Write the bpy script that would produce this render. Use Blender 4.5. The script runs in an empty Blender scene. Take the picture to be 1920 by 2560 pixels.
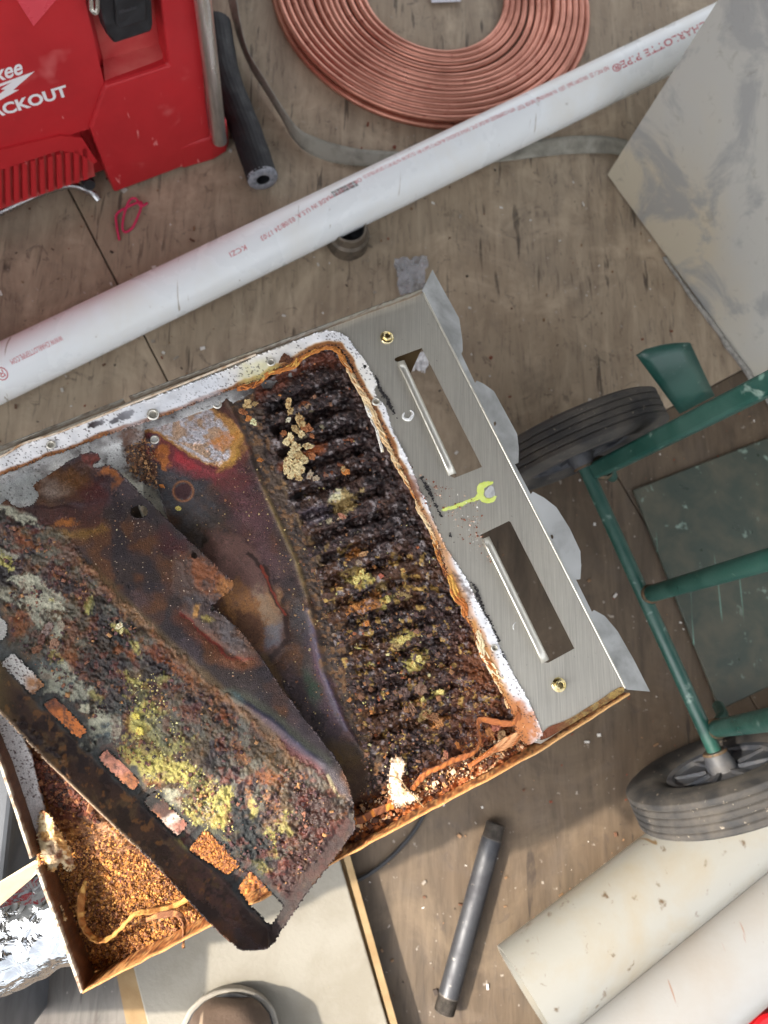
import bpy, bmesh, math, random
import numpy as np
from mathutils import Vector, Matrix

scene = bpy.context.scene
random.seed(7)

# ------------------------------------------------------------------ camera
FPX = 1850.0                     # focal length in pixels of a 1920 x 2560 frame
CH = 1.2                         # camera height above the floor
_z = np.array((.130, .222, .966)); _z /= np.linalg.norm(_z)
_x = np.array((1., 0., 0.)); _x -= _z*_x.dot(_z); _x /= np.linalg.norm(_x)
_y = np.cross(_z, _x)
RW = np.array((_x, _y, _z))      # camera -> world
CAM = np.array((0., 0., CH))
cam_d = bpy.data.cameras.new('camera'); cam = bpy.data.objects.new('camera', cam_d)
scene.collection.objects.link(cam)
M = Matrix.Identity(4)
for i in range(3):
    for j in range(3):
        M[i][j] = RW[i][j]
M.translation = Vector(CAM)
cam.matrix_world = M
cam_d.sensor_fit = 'VERTICAL'; cam_d.sensor_height = 36; cam_d.sensor_width = 27
cam_d.lens = FPX/2560*36
cam_d.clip_start = .02; cam_d.clip_end = 200
cam_d.dof.use_dof = True; cam_d.dof.focus_distance = .69; cam_d.dof.aperture_fstop = 6.5
scene.camera = cam

# ------------------------------------------------------------------ world, sun, exposure
SUN_EL, SUN_AZ = math.radians(43), math.radians(179)   # az: direction the light comes FROM, measured from +X
W = bpy.data.worlds.new('World'); scene.world = W; W.use_nodes = True
nt = W.node_tree; bg = nt.nodes['Background']
sky = nt.nodes.new('ShaderNodeTexSky'); sky.sky_type = 'NISHITA'; sky.sun_disc = False
sky.sun_elevation = SUN_EL; sky.sun_rotation = math.pi/2-SUN_AZ
sky.dust_density = 4.0; sky.air_density = 1.0; sky.ozone_density = 1.0
hs = nt.nodes.new('ShaderNodeHueSaturation'); hs.inputs['Saturation'].default_value = .20
nt.links.new(sky.outputs[0], hs.inputs['Color']); nt.links.new(hs.outputs[0], bg.inputs[0]); bg.inputs[1].default_value = .15
sd = bpy.data.lights.new('sun', 'SUN'); so = bpy.data.objects.new('sun', sd); scene.collection.objects.link(so)
sd.energy = 2.0; sd.angle = math.radians(1.2); sd.color = (1., .90, .76)
dirv = Vector((math.cos(SUN_AZ)*math.cos(SUN_EL), math.sin(SUN_AZ)*math.cos(SUN_EL), math.sin(SUN_EL)))
so.rotation_euler = dirv.to_track_quat('Z', 'Y').to_euler()
so.location = dirv*5
vs = scene.view_settings; vs.view_transform = 'Standard'; vs.look = 'None'; vs.gamma = 1; vs.exposure = 2.2
scene.cycles.max_bounces = 6

# ------------------------------------------------------------------ placing helpers
def P(px, py, z=0.):
    v = RW @ np.array(((px-960)/FPX, -(py-1280)/FPX, -1.))
    t = (z-CH)/v[2]
    return CAM+t*v
def PA(px, py, z):
    px = np.asarray(px, float); py = np.asarray(py, float)
    v = np.stack(((px-960)/FPX, -(py-1280)/FPX, -np.ones_like(px)), -1) @ RW.T
    t = (z-CH)/v[..., 2]
    return CAM+t[..., None]*v
def depth(p):
    return -(RW.T @ (np.asarray(p)-CAM))[2]
def PL(px, py, p0, n):
    """point of the ray through a pixel on the plane (p0, n)"""
    v = RW @ np.array(((px-960)/FPX, -(py-1280)/FPX, -1.))
    t = np.dot(np.asarray(p0)-CAM, n)/np.dot(v, n)
    return CAM+t*v

# ------------------------------------------------------------------ object helpers
COL = scene.collection
def wloc(o):
    l = Vector((0, 0, 0))
    while o is not None:
        l += o.location; o = o.parent
    return l
def tag(o, label=None, cat=None, group=None, kind=None):
    if label: o['label'] = label
    if cat: o['category'] = cat
    if group: o['group'] = group
    if kind: o['kind'] = kind
    return o
def thing(name, loc, label, cat, group=None):
    o = bpy.data.objects.new(name, None); COL.objects.link(o); o.location = Vector(loc)
    o.empty_display_size = .05
    return tag(o, label, cat, group)
def obj(name, verts, faces, mat, parent=None, smooth=False, cols=None, attr=None, origin=None, sharp=None):
    verts = np.asarray(verts, float).reshape(-1, 3)
    if parent is not None:
        off = np.array(wloc(parent))
    elif origin is not None:
        off = np.asarray(origin, float)
    else:
        off = np.array(((verts[:, 0].min()+verts[:, 0].max())/2, (verts[:, 1].min()+verts[:, 1].max())/2, verts[:, 2].min()))
    me = bpy.data.meshes.new(name)
    me.from_pydata((verts-off).tolist(), [], faces if isinstance(faces, list) else faces.tolist())
    me.update()
    if smooth: me.shade_smooth()
    if cols is not None:
        ca = me.color_attributes.new('Col', 'FLOAT_COLOR', 'POINT')
        c = np.ones((len(verts), 4)); c[:, :cols.shape[1]] = cols
        ca.data.foreach_set('color', c.ravel())
    if attr is not None:
        for k, v in attr.items():
            a = me.attributes.new(k, 'FLOAT', 'POINT'); a.data.foreach_set('value', np.asarray(v, float).ravel())
    if mat: me.materials.append(mat)
    o = bpy.data.objects.new(name, me); COL.objects.link(o)
    if parent is not None: o.parent = parent
    else: o.location = Vector(off)
    if smooth and sharp is not None:
        me.set_sharp_from_angle(angle=math.radians(sharp))
    return o
class MB:
    """collects verts and faces"""
    def __init__(s): s.v = []; s.f = []; s.c = []
    def add(s, v, f, c=None):
        b = len(s.v); s.v += [tuple(map(float, p)) for p in v]; s.f += [tuple(b+i for i in q) for q in f]
        if c is not None: s.c += [tuple(c)]*len(v)
        return s
    def box(s, c, ax, ay, az, hx, hy, hz, col=None):
        c, ax, ay, az = map(np.asarray, (c, ax, ay, az)); v = []
        for k in (-1, 1):
            for j in (-1, 1):
                for i in (-1, 1):
                    v.append(c+ax*hx*i+ay*hy*j+az*hz*k)
        return s.add(v, [(0, 2, 3, 1), (4, 5, 7, 6), (0, 1, 5, 4), (2, 6, 7, 3), (0, 4, 6, 2), (1, 3, 7, 5)], col)
    def prism(s, low, high, col=None):
        n = len(low)
        return s.add(list(low)+list(high), [tuple(reversed(range(n))), tuple(range(n, 2*n))] +
                     [(i, (i+1) % n, n+(i+1) % n, n+i) for i in range(n)], col)
    def tube(s, pts, r, n=12, cap=True, col=None, hollow=None):
        pts = np.asarray(pts, float); m = len(pts)
        rr = np.full(m, r) if np.isscalar(r) else np.asarray(r, float)
        T = np.gradient(pts, axis=0); T /= np.linalg.norm(T, axis=1)[:, None]+1e-12
        up = np.array((0, 0, 1.)) if abs(T[0][2]) < .9 else np.array((1., 0, 0))
        N = np.cross(up, T[0]); N /= np.linalg.norm(N); v = []
        for i in range(m):
            N = N-T[i]*N.dot(T[i]); N /= np.linalg.norm(N); B = np.cross(T[i], N)
            for k in range(n):
                a = 2*math.pi*k/n
                v.append(pts[i]+rr[i]*(math.cos(a)*N+math.sin(a)*B))
        f = [(i*n+k, i*n+(k+1) % n, (i+1)*n+(k+1) % n, (i+1)*n+k) for i in range(m-1) for k in range(n)]
        if cap: f += [tuple(reversed(range(n))), tuple(range((m-1)*n, m*n))]
        return s.add(v, f, col)
    def build(s, name, mat, parent=None, smooth=False, sharp=35, **k):
        cols = np.array(s.c) if s.c else None
        return obj(name, s.v, s.f, mat, parent, smooth, cols=cols, sharp=sharp if smooth else None, **k)
def bevel(o, w, seg=2):
    m = o.modifiers.new('bevel', 'BEVEL'); m.width = w; m.segments = seg; m.limit_method = 'ANGLE'; m.angle_limit = math.radians(40)
    return o
def lathe(c, ax, prof, n=32):
    """profile [(r, h)] about axis ax through c -> verts, faces (open ends)"""
    ax = np.asarray(ax, float); ax /= np.linalg.norm(ax)
    t = np.array((0, 0, 1.)) if abs(ax[2]) < .9 else np.array((1., 0, 0))
    u = np.cross(t, ax); u /= np.linalg.norm(u); w = np.cross(ax, u); v = []
    for r, h in prof:
        for k in range(n):
            a = 2*math.pi*k/n; v.append(np.asarray(c)+ax*h+r*(math.cos(a)*u+math.sin(a)*w))
    m = len(prof)
    f = [(i*n+k, i*n+(k+1) % n, (i+1)*n+(k+1) % n, (i+1)*n+k) for i in range(m-1) for k in range(n)]
    return v, f
def spline(pts, n=8):
    pts = np.asarray(pts, float); P0 = np.vstack((2*pts[0]-pts[1], pts, 2*pts[-1]-pts[-2])); out = []
    for i in range(1, len(P0)-2):
        for k in range(n):
            t = k/n; a, b, c, d = P0[i-1], P0[i], P0[i+1], P0[i+2]
            out.append(.5*((2*b)+(-a+c)*t+(2*a-5*b+4*c-d)*t*t+(-a+3*b-3*c+d)*t**3))
    out.append(pts[-1]); return np.array(out)

# ------------------------------------------------------------------ numpy noise
def _h(ix, iy, s):
    n = (ix.astype(np.int64)*374761393+iy.astype(np.int64)*668265263+s*974634777) & 0xffffffff
    n = ((n ^ (n >> 13))*1274126177) & 0xffffffff
    return ((n ^ (n >> 16)) & 0xffff)/65535.
def vn(x, y, s=0):
    ix = np.floor(x); iy = np.floor(y); fx = x-ix; fy = y-iy
    fx = fx*fx*fx*(fx*(fx*6-15)+10); fy = fy*fy*fy*(fy*(fy*6-15)+10)
    a = _h(ix, iy, s); b = _h(ix+1, iy, s); c = _h(ix, iy+1, s); d = _h(ix+1, iy+1, s)
    return (a+(b-a)*fx)*(1-fy)+(c+(d-c)*fx)*fy
def fbm(x, y, s=0, o=4, g=.5):
    t = 0; a = 1; n = 0
    for i in range(o):
        t = t+a*vn(x*2**i+i*17.3, y*2**i-i*9.1, s+i*7); n += a; a *= g
    return t/n
def worley(x, y, s=0):
    ix = np.floor(x); iy = np.floor(y); d1 = np.full(x.shape, 9.); idv = np.zeros(x.shape)
    for dx in (-1, 0, 1):
        for dy in (-1, 0, 1):
            cx = ix+dx; cy = iy+dy
            qx = cx+_h(cx, cy, s); qy = cy+_h(cx, cy, s+5)
            d = np.hypot(x-qx, y-qy); m = d < d1
            d1 = np.where(m, d, d1); idv = np.where(m, _h(cx, cy, s+9), idv)
    return d1, idv
def sst(a, b, x):
    t = np.clip((x-a)/(b-a), 0, 1); return t*t*(3-2*t)
def sdf(x, y, poly):
    """signed distance to a polygon, positive inside"""
    poly = np.asarray(poly, float); n = len(poly)
    d = np.full(x.shape, 1e18); ins = np.zeros(x.shape, bool)
    for i in range(n):
        ax, ay = poly[i]; bx, by = poly[(i+1) % n]
        ex, ey = bx-ax, by-ay; wx, wy = x-ax, y-ay
        t = np.clip((wx*ex+wy*ey)/(ex*ex+ey*ey+1e-9), 0, 1)
        d = np.minimum(d, (wx-ex*t)**2+(wy-ey*t)**2)
        if ay != by:
            c = ((ay <= y) != (by <= y)) & (x < ex*(y-ay)/(by-ay)+ax)
            ins ^= c
    d = np.sqrt(d); return np.where(ins, d, -d)
def dline(x, y, pts):
    pts = np.asarray(pts, float); d = np.full(x.shape, 1e18)
    for (ax, ay), (bx, by) in zip(pts[:-1], pts[1:]):
        ex, ey = bx-ax, by-ay; t = np.clip(((x-ax)*ex+(y-ay)*ey)/(ex*ex+ey*ey+1e-9), 0, 1)
        d = np.minimum(d, (x-ax-ex*t)**2+(y-ay-ey*t)**2)
    return np.sqrt(d)
def chaikin(poly, k=2):
    p = np.asarray(poly, float)
    for _ in range(k):
        q = np.roll(p, -1, 0); p = np.stack((.75*p+.25*q, .25*p+.75*q), 1).reshape(-1, 2)
    return p
def lin(r, g, b):
    f = lambda c: (c/255/12.92) if c <= 10 else ((c/255+.055)/1.055)**2.4
    return np.array((f(r), f(g), f(b)))

class Paint:
    """colour and relief of a surface given at positions (x, y) in the frame's own units"""
    def __init__(s, x, y, base, rough=.6):
        s.x, s.y = x, y; n = x.shape
        s.c = np.ones(n+(3,))*lin(*base); s.r = np.full(n, rough); s.m = np.zeros(n)
        s.wx = (fbm(x/26, y/26, 91, 4)-.5); s.wy = (fbm(x/26, y/26, 57, 4)-.5)
        s.g = fbm(x/5, y/5, 33, 3)-.5; s.tx = np.clip(.25+1.5*fbm(x/11+s.wx*3, y/11+s.wy*3, 39, 4), 0, 1)
    def mix(s, m, col, rough=None, metal=None):
        m = np.clip(m, 0, 1); s.c = s.c*(1-m[..., None])+lin(*col)*m[..., None]
        if rough is not None: s.r = s.r*(1-m)+rough*m
        if metal is not None: s.m = s.m*(1-m)+metal*m
    def blob(s, cx, cy, rx, ry, ang, col, k=1., soft=.35, warp=.7, grain=.35, **kw):
        a = math.radians(ang); r = min(rx, ry)
        dx = s.x-cx+s.wx*r*warp*2; dy = s.y-cy+s.wy*r*warp*2
        u = (dx*math.cos(a)+dy*math.sin(a))/rx; v = (-dx*math.sin(a)+dy*math.cos(a))/ry
        d = np.sqrt(u*u+v*v)+s.g*grain
        m = (1-sst(1-soft, 1+soft, d))*(s.tx if k < 1 else 1.); s.mix(m*k, col, **kw); return m*k
    def poly(s, pts, col, k=1., soft=6, warp=10, grain=6, **kw):
        d = sdf(s.x+s.wx*warp*2, s.y+s.wy*warp*2, pts)+s.g*grain
        m = sst(-soft, soft, d)*(s.tx if k < 1 else 1.); s.mix(m*k, col, **kw); return m*k
    def line(s, pts, w, col, k=1., soft=.6, warp=6, **kw):
        d = dline(s.x+s.wx*warp*2, s.y+s.wy*warp*2, pts)
        m = 1-sst(w*(1-soft), w*(1+soft), d+s.g*w*.5); s.mix(m*k, col, **kw); return m*k
    def noise(s, sc, lo, hi, col, k=1., seed=0, o=4, **kw):
        n = fbm(s.x/sc, s.y/sc, seed, o); m = sst(lo, hi, n)*k; s.mix(m, col, **kw); return m
    def scale(s, f): s.c = s.c*f[..., None]
    def tides(s, sc, n, k, seed, dark=.6):
        """dried tide marks: thin contour lines of a slow noise, with a faint pale side"""
        f = fbm(s.x/sc+s.wx*.8, s.y/sc+s.wy*.8, seed, 4)*n; d = f-np.floor(f); e = fbm(s.x/30, s.y/30, seed+5, 3)
        m = np.exp(-(np.minimum(d, 1-d)/.055)**2)*sst(.42, .62, e)*k; s.scale(1-m*dark)
        m2 = np.exp(-((d-.16)/.10)**2)*sst(.45, .65, e)*k; s.scale(1+m2*.55); s.scale(.86+.28*fbm(s.x/3.2, s.y/3.2, seed+9, 3))

# ------------------------------------------------------------------ materials
def nodes(m): return m.node_tree.nodes, m.node_tree.links, m.node_tree.nodes['Principled BSDF']
def newmat(name):
    m = bpy.data.materials.new(name); m.use_nodes = True; return m
def srgb(c): return (*lin(*c), 1)
def noise_node(N, L, coord, scale, detail=5, rough=.55, dist=0., vec=None):
    n = N.new('ShaderNodeTexNoise'); n.inputs['Scale'].default_value = scale; n.inputs['Detail'].default_value = detail
    n.inputs['Roughness'].default_value = rough; n.inputs['Distortion'].default_value = dist
    L.new(coord, n.inputs['Vector']); return n
def ramp(N, L, src, lo, hi, c0=(0, 0, 0, 1), c1=(1, 1, 1, 1)):
    r = N.new('ShaderNodeValToRGB'); r.color_ramp.elements[0].position = lo; r.color_ramp.elements[1].position = hi
    r.color_ramp.elements[0].color = c0; r.color_ramp.elements[1].color = c1; L.new(src, r.inputs[0]); return r
def mixc(N, L, fac, a, b, mode='MIX'):
    n = N.new('ShaderNodeMix'); n.data_type = 'RGBA'; n.blend_type = mode
    if isinstance(fac, float): n.inputs[0].default_value = fac
    else: L.new(fac, n.inputs[0])
    for s, v in ((6, a), (7, b)):
        if isinstance(v, tuple): n.inputs[s].default_value = v
        else: L.new(v, n.inputs[s])
    return n.outputs[2]
def surf(name, base, rough=.5, metal=0., second=None, sc=20., lo=.45, hi=.65, spots=None, spot_sc=90., spot_lo=.66, spot_hi=.72,
         bump=.0, bump_sc=200., streak=None, rvar=.15, spec=None, coat=0., scr=None):
    """general worn material: base + second colour by noise + small spots + scratches + bump"""
    m = newmat(name); N, L, B = nodes(m)
    tc = N.new('ShaderNodeTexCoord').outputs['Object']; v = tc
    if streak:
        mp = N.new('ShaderNodeMapping'); mp.inputs['Rotation'].default_value = (0, 0, streak[0]); mp.inputs['Scale'].default_value = (streak[1], 1, 1) if len(streak) < 3 else streak[1:]
        L.new(tc, mp.inputs[0]); v = mp.outputs[0]
    c = srgb(base)
    n1 = noise_node(N, L, v, sc, 6, .6, .3)
    if second: c = mixc(N, L, ramp(N, L, n1.outputs[0], lo, hi).outputs[0], c, srgb(second))
    if spots:
        n2 = noise_node(N, L, tc, spot_sc, 3, .6, .2)
        c = mixc(N, L, ramp(N, L, n2.outputs[0], spot_lo, spot_hi).outputs[0], c, srgb(spots))
    if scr:
        mp = N.new('ShaderNodeMapping'); mp.inputs['Rotation'].default_value = (0, 0, scr[1]); mp.inputs['Scale'].default_value = (1, .04, .2)
        L.new(tc, mp.inputs[0]); n3 = noise_node(N, L, mp.outputs[0], scr[2], 2, .5, .8)
        c = mixc(N, L, ramp(N, L, n3.outputs[0], scr[3], scr[3]+.03).outputs[0], c, srgb(scr[0]))
    if isinstance(c, tuple): B.inputs['Base Color'].default_value = c
    else: L.new(c, B.inputs['Base Color'])
    B.inputs['Metallic'].default_value = metal
    if rvar:
        mr = N.new('ShaderNodeMapRange'); L.new(n1.outputs[0], mr.inputs[0]); mr.inputs[1].default_value = .3; mr.inputs[2].default_value = .7
        mr.inputs[3].default_value = max(.03, rough-rvar); mr.inputs[4].default_value = min(1, rough+rvar); L.new(mr.outputs[0], B.inputs['Roughness'])
    else: B.inputs['Roughness'].default_value = rough
    if spec is not None: B.inputs['Specular IOR Level'].default_value = spec
    if coat: B.inputs['Coat Weight'].default_value = coat
    if bump:
        bn = noise_node(N, L, v, bump_sc, 5, .6); b = N.new('ShaderNodeBump'); b.inputs['Strength'].default_value = 1.; b.inputs['Distance'].default_value = bump
        L.new(bn.outputs[0], b.inputs['Height']); L.new(b.outputs[0], B.inputs['Normal'])
    return m
def attrmat(name, bump=.0004, sc=700., var=.35, spec=.5, coat=0.):
    """material that takes its own colour, roughness and metalness from the mesh, with fine grain on top"""
    m = newmat(name); N, L, B = nodes(m)
    a = N.new('ShaderNodeAttribute'); a.attribute_name = 'Col'
    r = N.new('ShaderNodeAttribute'); r.attribute_name = 'rough'; mt = N.new('ShaderNodeAttribute'); mt.attribute_name = 'metal'
    tc = N.new('ShaderNodeTexCoord').outputs['Object']
    n = noise_node(N, L, tc, sc, 5, .65)
    g = ramp(N, L, n.outputs[0], .25, .75, (1-var,)*3+(1,), (1+var,)*3+(1,))
    L.new(mixc(N, L, 1., a.outputs['Color'], g.outputs[0], 'MULTIPLY'), B.inputs['Base Color'])
    L.new(r.outputs['Fac'], B.inputs['Roughness']); L.new(mt.outputs['Fac'], B.inputs['Metallic'])
    B.inputs['Specular IOR Level'].default_value = spec; B.inputs['Coat Weight'].default_value = coat
    if bump:
        b = N.new('ShaderNodeBump'); b.inputs['Distance'].default_value = bump; b.inputs['Strength'].default_value = 1.
        L.new(n.outputs[0], b.inputs['Height']); L.new(b.outputs[0], B.inputs['Normal'])
        if coat: L.new(b.outputs[0], B.inputs['Coat Normal']); B.inputs['Coat Roughness'].default_value = .22
    return m
def vcol(name, rough=.7, metal=0., bump=0., sc=600, trans=0.):
    m = newmat(name); N, L, B = nodes(m)
    a = N.new('ShaderNodeAttribute'); a.attribute_name = 'Col'; L.new(a.outputs['Color'], B.inputs['Base Color'])
    B.inputs['Roughness'].default_value = rough; B.inputs['Metallic'].default_value = metal
    if bump:
        tc = N.new('ShaderNodeTexCoord').outputs['Object']; n = noise_node(N, L, tc, sc, 4, .6)
        b = N.new('ShaderNodeBump'); b.inputs['Distance'].default_value = bump; L.new(n.outputs[0], b.inputs['Height']); L.new(b.outputs[0], B.inputs['Normal'])
    return m

# ================================================================== THE SETTING
def plywood_mat(name, dark, light, rot, red):
    m = newmat(name); N, L, B = nodes(m)
    tc = N.new('ShaderNodeTexCoord').outputs['Object']
    mp = N.new('ShaderNodeMapping'); mp.inputs['Rotation'].default_value = (0, 0, rot); mp.inputs['Scale'].default_value = (1, .14, 1)
    L.new(tc, mp.inputs[0]); g = mp.outputs[0]
    n1 = noise_node(N, L, g, 34, 8, .62, 1.2); n2 = noise_node(N, L, g, 130, 6, .6, .6); n3 = noise_node(N, L, tc, 4.5, 4, .55, .3); n4 = noise_node(N, L, tc, 13, 5, .6, .5)
    c = mixc(N, L, ramp(N, L, n1.outputs[0], .33, .66).outputs[0], srgb(dark), srgb(light))
    c = mixc(N, L, ramp(N, L, n3.outputs[0], .45, .7, (0, 0, 0, 1), (.6, .6, .6, 1)).outputs[0], c, srgb(red))
    c = mixc(N, L, ramp(N, L, n4.outputs[0], .52, .74, (0, 0, 0, 1), (.4, .4, .4, 1)).outputs[0], c, srgb((88, 80, 74)))
    c = mixc(N, L, ramp(N, L, n2.outputs[0], .56, .72, (0, 0, 0, 1), (.55, .55, .55, 1)).outputs[0], c, srgb((58, 47, 40)))
    # splits along the grain
    mp2 = N.new('ShaderNodeMapping'); mp2.inputs['Rotation'].default_value = (0, 0, rot); mp2.inputs['Scale'].default_value = (1, .11, 1); L.new(tc, mp2.inputs[0])
    n5 = noise_node(N, L, mp2.outputs[0], 55, 3, .5, .5)
    c = mixc(N, L, ramp(N, L, n5.outputs[0], .655, .70, (0, 0, 0, 1), (.7, .7, .7, 1)).outputs[0], c, srgb((38, 30, 26)))
    n7 = noise_node(N, L, tc, 7, 6, .68, .8); c = mixc(N, L, ramp(N, L, n7.outputs[0], .50, .68, (0, 0, 0, 1), (.55, .55, .55, 1)).outputs[0], c, srgb(tuple(min(255, int(q*1.16)) for q in light)))
    n8 = noise_node(N, L, tc, 28, 6, .7, 1.5); c = mixc(N, L, ramp(N, L, n8.outputs[0], .60, .66, (0, 0, 0, 1), (.5, .5, .5, 1)).outputs[0], c, srgb((70, 60, 54)))
    # pale dust and drips
    n6 = noise_node(N, L, tc, 95, 2, .5); c = mixc(N, L, ramp(N, L, n6.outputs[0], .70, .76, (0, 0, 0, 1), (.55, .55, .55, 1)).outputs[0], c, srgb((176, 168, 158)))
    L.new(c, B.inputs['Base Color']); B.inputs['Roughness'].default_value = .72
    b = N.new('ShaderNodeBump'); b.inputs['Distance'].default_value = .0012; L.new(mixc(N, L, .5, n1.outputs[0], n2.outputs[0]), b.inputs['Height']); L.new(b.outputs[0], B.inputs['Normal'])
    return m
# directions of the boards on the floor
gA, gB = P(180, 490), P(300, 722)
gdir = (gB-gA); gdir[2] = 0; gdir /= np.linalg.norm(gdir)
grot = math.atan2(gdir[0], -gdir[1])     # grain runs along gdir
nrm = np.array((-gdir[1], gdir[0], 0))
M_sub = surf('subfloor', (40, 34, 30), .9)
ground = obj('floor', [(-4, -4, -.03), (4, -4, -.03), (4, 4, -.03), (-4, 4, -.03)], [(0, 1, 2, 3)], M_sub, origin=(0, 0, -.03))
tag(ground, 'bare subfloor under worn plywood sheets', kind='structure')
M_ply = [plywood_mat('weathered_plywood', (138, 122, 103), (170, 154, 132), -grot, (150, 131, 108)),
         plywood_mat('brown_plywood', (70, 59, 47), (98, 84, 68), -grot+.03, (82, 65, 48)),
         plywood_mat('grey_board', (60, 57, 54), (100, 96, 91), -.32, (84, 80, 74))]
def sheet(s0, s1, t0, t1, mat, z=0.):
    """a plywood sheet between offsets across (s) and along (t) the grain, measured from the seam"""
    mb = MB(); q = [gA+nrm*s0+gdir*t0, gA+nrm*s1+gdir*t0, gA+nrm*s1+gdir*t1, gA+nrm*s0+gdir*t1]
    lo = [np.array((p[0], p[1], z-.018)) for p in q]; hi = [np.array((p[0], p[1], z)) for p in q]
    if np.cross(hi[1]-hi[0], hi[2]-hi[0])[2] < 0: lo.reverse(); hi.reverse()
    mb.prism(lo, hi); o = mb.build('plywood_sheet', mat, ground); bevel(o, .0015, 1); return o
# nrm points to picture right or left?
sgn = 1 if nrm[0] > 0 else -1
TS = float(np.dot(P(1300, 1215)-gA, gdir))
sheet(sgn*.0012, sgn*2.6, -1.4, TS, M_ply[0])
sheet(-sgn*.0012, -sgn*2.2, -1.4, TS, M_ply[0], -.0015)
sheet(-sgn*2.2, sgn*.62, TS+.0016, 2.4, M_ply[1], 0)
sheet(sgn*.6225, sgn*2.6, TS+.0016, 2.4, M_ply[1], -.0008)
# weathered step board bottom left
bq = [P(-600, 2230, .0), P(345, 2260, .0), P(345, 2900, .0), P(-600, 2900, .0)]
mb = MB(); mb.prism([np.array((p[0], p[1], .001)) for p in reversed(bq)], [np.array((p[0], p[1], .012)) for p in reversed(bq)])
step = mb.build('plank', M_ply[2]); bevel(step, .002, 2); tag(step, 'grey weathered wooden plank at the bottom left corner, by the boot', 'plank')

# unseen truck side wall, added left of the picture to shade the load
WY = -.055
mb = MB(); mb.box((-.93, WY+1.9, 1.05), (1, 0, 0), (0, 1, 0), (0, 0, 1), .02, 1.9, 1.05)
for k in range(7): mb.box((-.898, WY+.2+k*.5, 1.05), (1, 0, 0), (0, 1, 0), (0, 0, 1), .0115, .025, 1.04)
wall = mb.build('shade_wall', surf('shade_wall_paint', (190, 190, 186), .5, second=(165, 162, 155), sc=6))
tag(wall, 'unseen ribbed truck side wall, added to shade the load', kind='structure')
mb = MB(); mb.box((.45, 1.55, 2.14), (1, 0, 0), (0, 1, 0), (0, 0, 1), 1.42, 1.95, .02)  # unseen truck roof, added to cut top light and darken reflections
for k in range(9): mb.box((.45, -.3+k*.42, 2.105), (1, 0, 0), (0, 1, 0), (0, 0, 1), 1.40, .02, .016)
roof = mb.build('shade_roof', surf('shade_roof_paint', (120, 118, 114), .5, second=(104, 102, 98), sc=6))
tag(roof, 'unseen ribbed truck roof, added to cut the light from above', kind='structure')

# ================================================================== RED TOOL CHEST
M_red = surf('red_plastic', (188, 40, 46), .42, second=(172, 32, 38), sc=7, lo=.4, hi=.7, spots=(212, 110, 108), spot_sc=14, spot_lo=.64, spot_hi=.86, bump=.0002, bump_sc=900, scr=((214, 120, 118), .5, 90, .71))
M_redd = surf('dusty_red_plastic', (180, 58, 58), .6, second=(190, 92, 84), sc=22, lo=.4, hi=.75)
M_blk = surf('black_plastic', (30, 31, 34), .45, second=(46, 47, 50), sc=40, bump=.0002)
M_steel = surf('brushed_steel_rod', (222, 219, 212), .3, .85, second=(140, 134, 126), sc=30, streak=(0, 1, 1, .1))
M_white = surf('white_print', (232, 228, 230), .6)
o0 = P(285, 482, 0); o1 = P(484, 410, 0); fu = (o1-o0); fu /= np.linalg.norm(fu)
fn = np.array((fu[1], -fu[0], 0)); fn = fn if fn[1] < 0 else -fn      # out of the face towards the viewer
fz = np.array((0, 0, 1.))
def F(px, py, d=0.):            # point on the chest front, d in front of it
    return PL(px, py, o0+fn*d, fn)
chest = thing('tool_chest', (o0+o1)/2-fn*.15, 'red plastic rolling tool chest with black latch and white lettering', 'tool box')
def facepoly(name, pts, d0, d1, mat, par, **k):
    hi = [F(x, y, d1) for x, y in pts]; lo = [h-fn*(d1-d0) for h in hi]
    n = np.cross(hi[1]-hi[0], hi[2]-hi[1]); 
    a = sum((np.cross(hi[i]-hi[0], hi[(i+1) % len(hi)]-hi[0]) for i in range(len(hi))), np.zeros(3))
    if np.dot(a, fn) < 0: hi.reverse(); lo.reverse()
    mb = MB(); mb.prism(lo, hi); return mb.build(name, mat, par, **k)
ztop = .62
def up(p, z): q = np.array(p, float); q[2] = z; return q
A = F(-420, 760); Lft = o0+fu*(-.62)
# body shell behind the front relief
body = MB()
R_ = o1+fu*.006; c8 = lambda s, dz, dn: o0+fu*s+fz*dz-fn*dn
W0, W1 = -.62, float(np.dot(R_-o0, fu))
body.prism([c8(W0, .02, .34), c8(W1, .02, .34), c8(W1, .02, .03), c8(W0, .02, .03)][::-1], [c8(W0, ztop, .34), c8(W1, ztop, .34), c8(W1, ztop, .03), c8(W0, ztop, .03)][::-1])
b_ = body.build('body', M_red, chest); bevel(b_, .006, 2)
# front skin with the latch recess cut out of it (ring of pieces): left panel, right post, lower panel
facepoly('front_panel', [(-460, -420), (190, -300), (214, 6), (262, 215), (225, 322), (150, 345), (-20, 385), (-460, 520)], -.03, .0, M_red, chest)
o_ = facepoly('front_leg', [(262, 215), (422, 163), (402, -10), (395, -160), (500, -220), (494, -100), (503, 100), (518, 270), (527, 345), (484, 408), (287, 482), (225, 322)], -.03, .006, M_red, chest); bevel(o_, .004, 2)
facepoly('front_panel', [(190, -300), (395, -160), (402, -10), (385, -60), (205, -60), (196, -180)], -.03, .0, M_red, chest)
# recess: back and sloping sill
rb = MB(); q = [F(205, -70, -.028), F(400, -70, -.028), F(412, 120, -.028), F(258, 150, -.028)]
rb.add(q, [(0, 1, 2, 3)]); rb.add([F(257, 150, -.028), F(412, 105, -.028), F(424, 163, .003), F(263, 213, .003)], [(0, 1, 2, 3)])
rs = rb.build('latch_recess', M_redd, chest)
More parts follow.
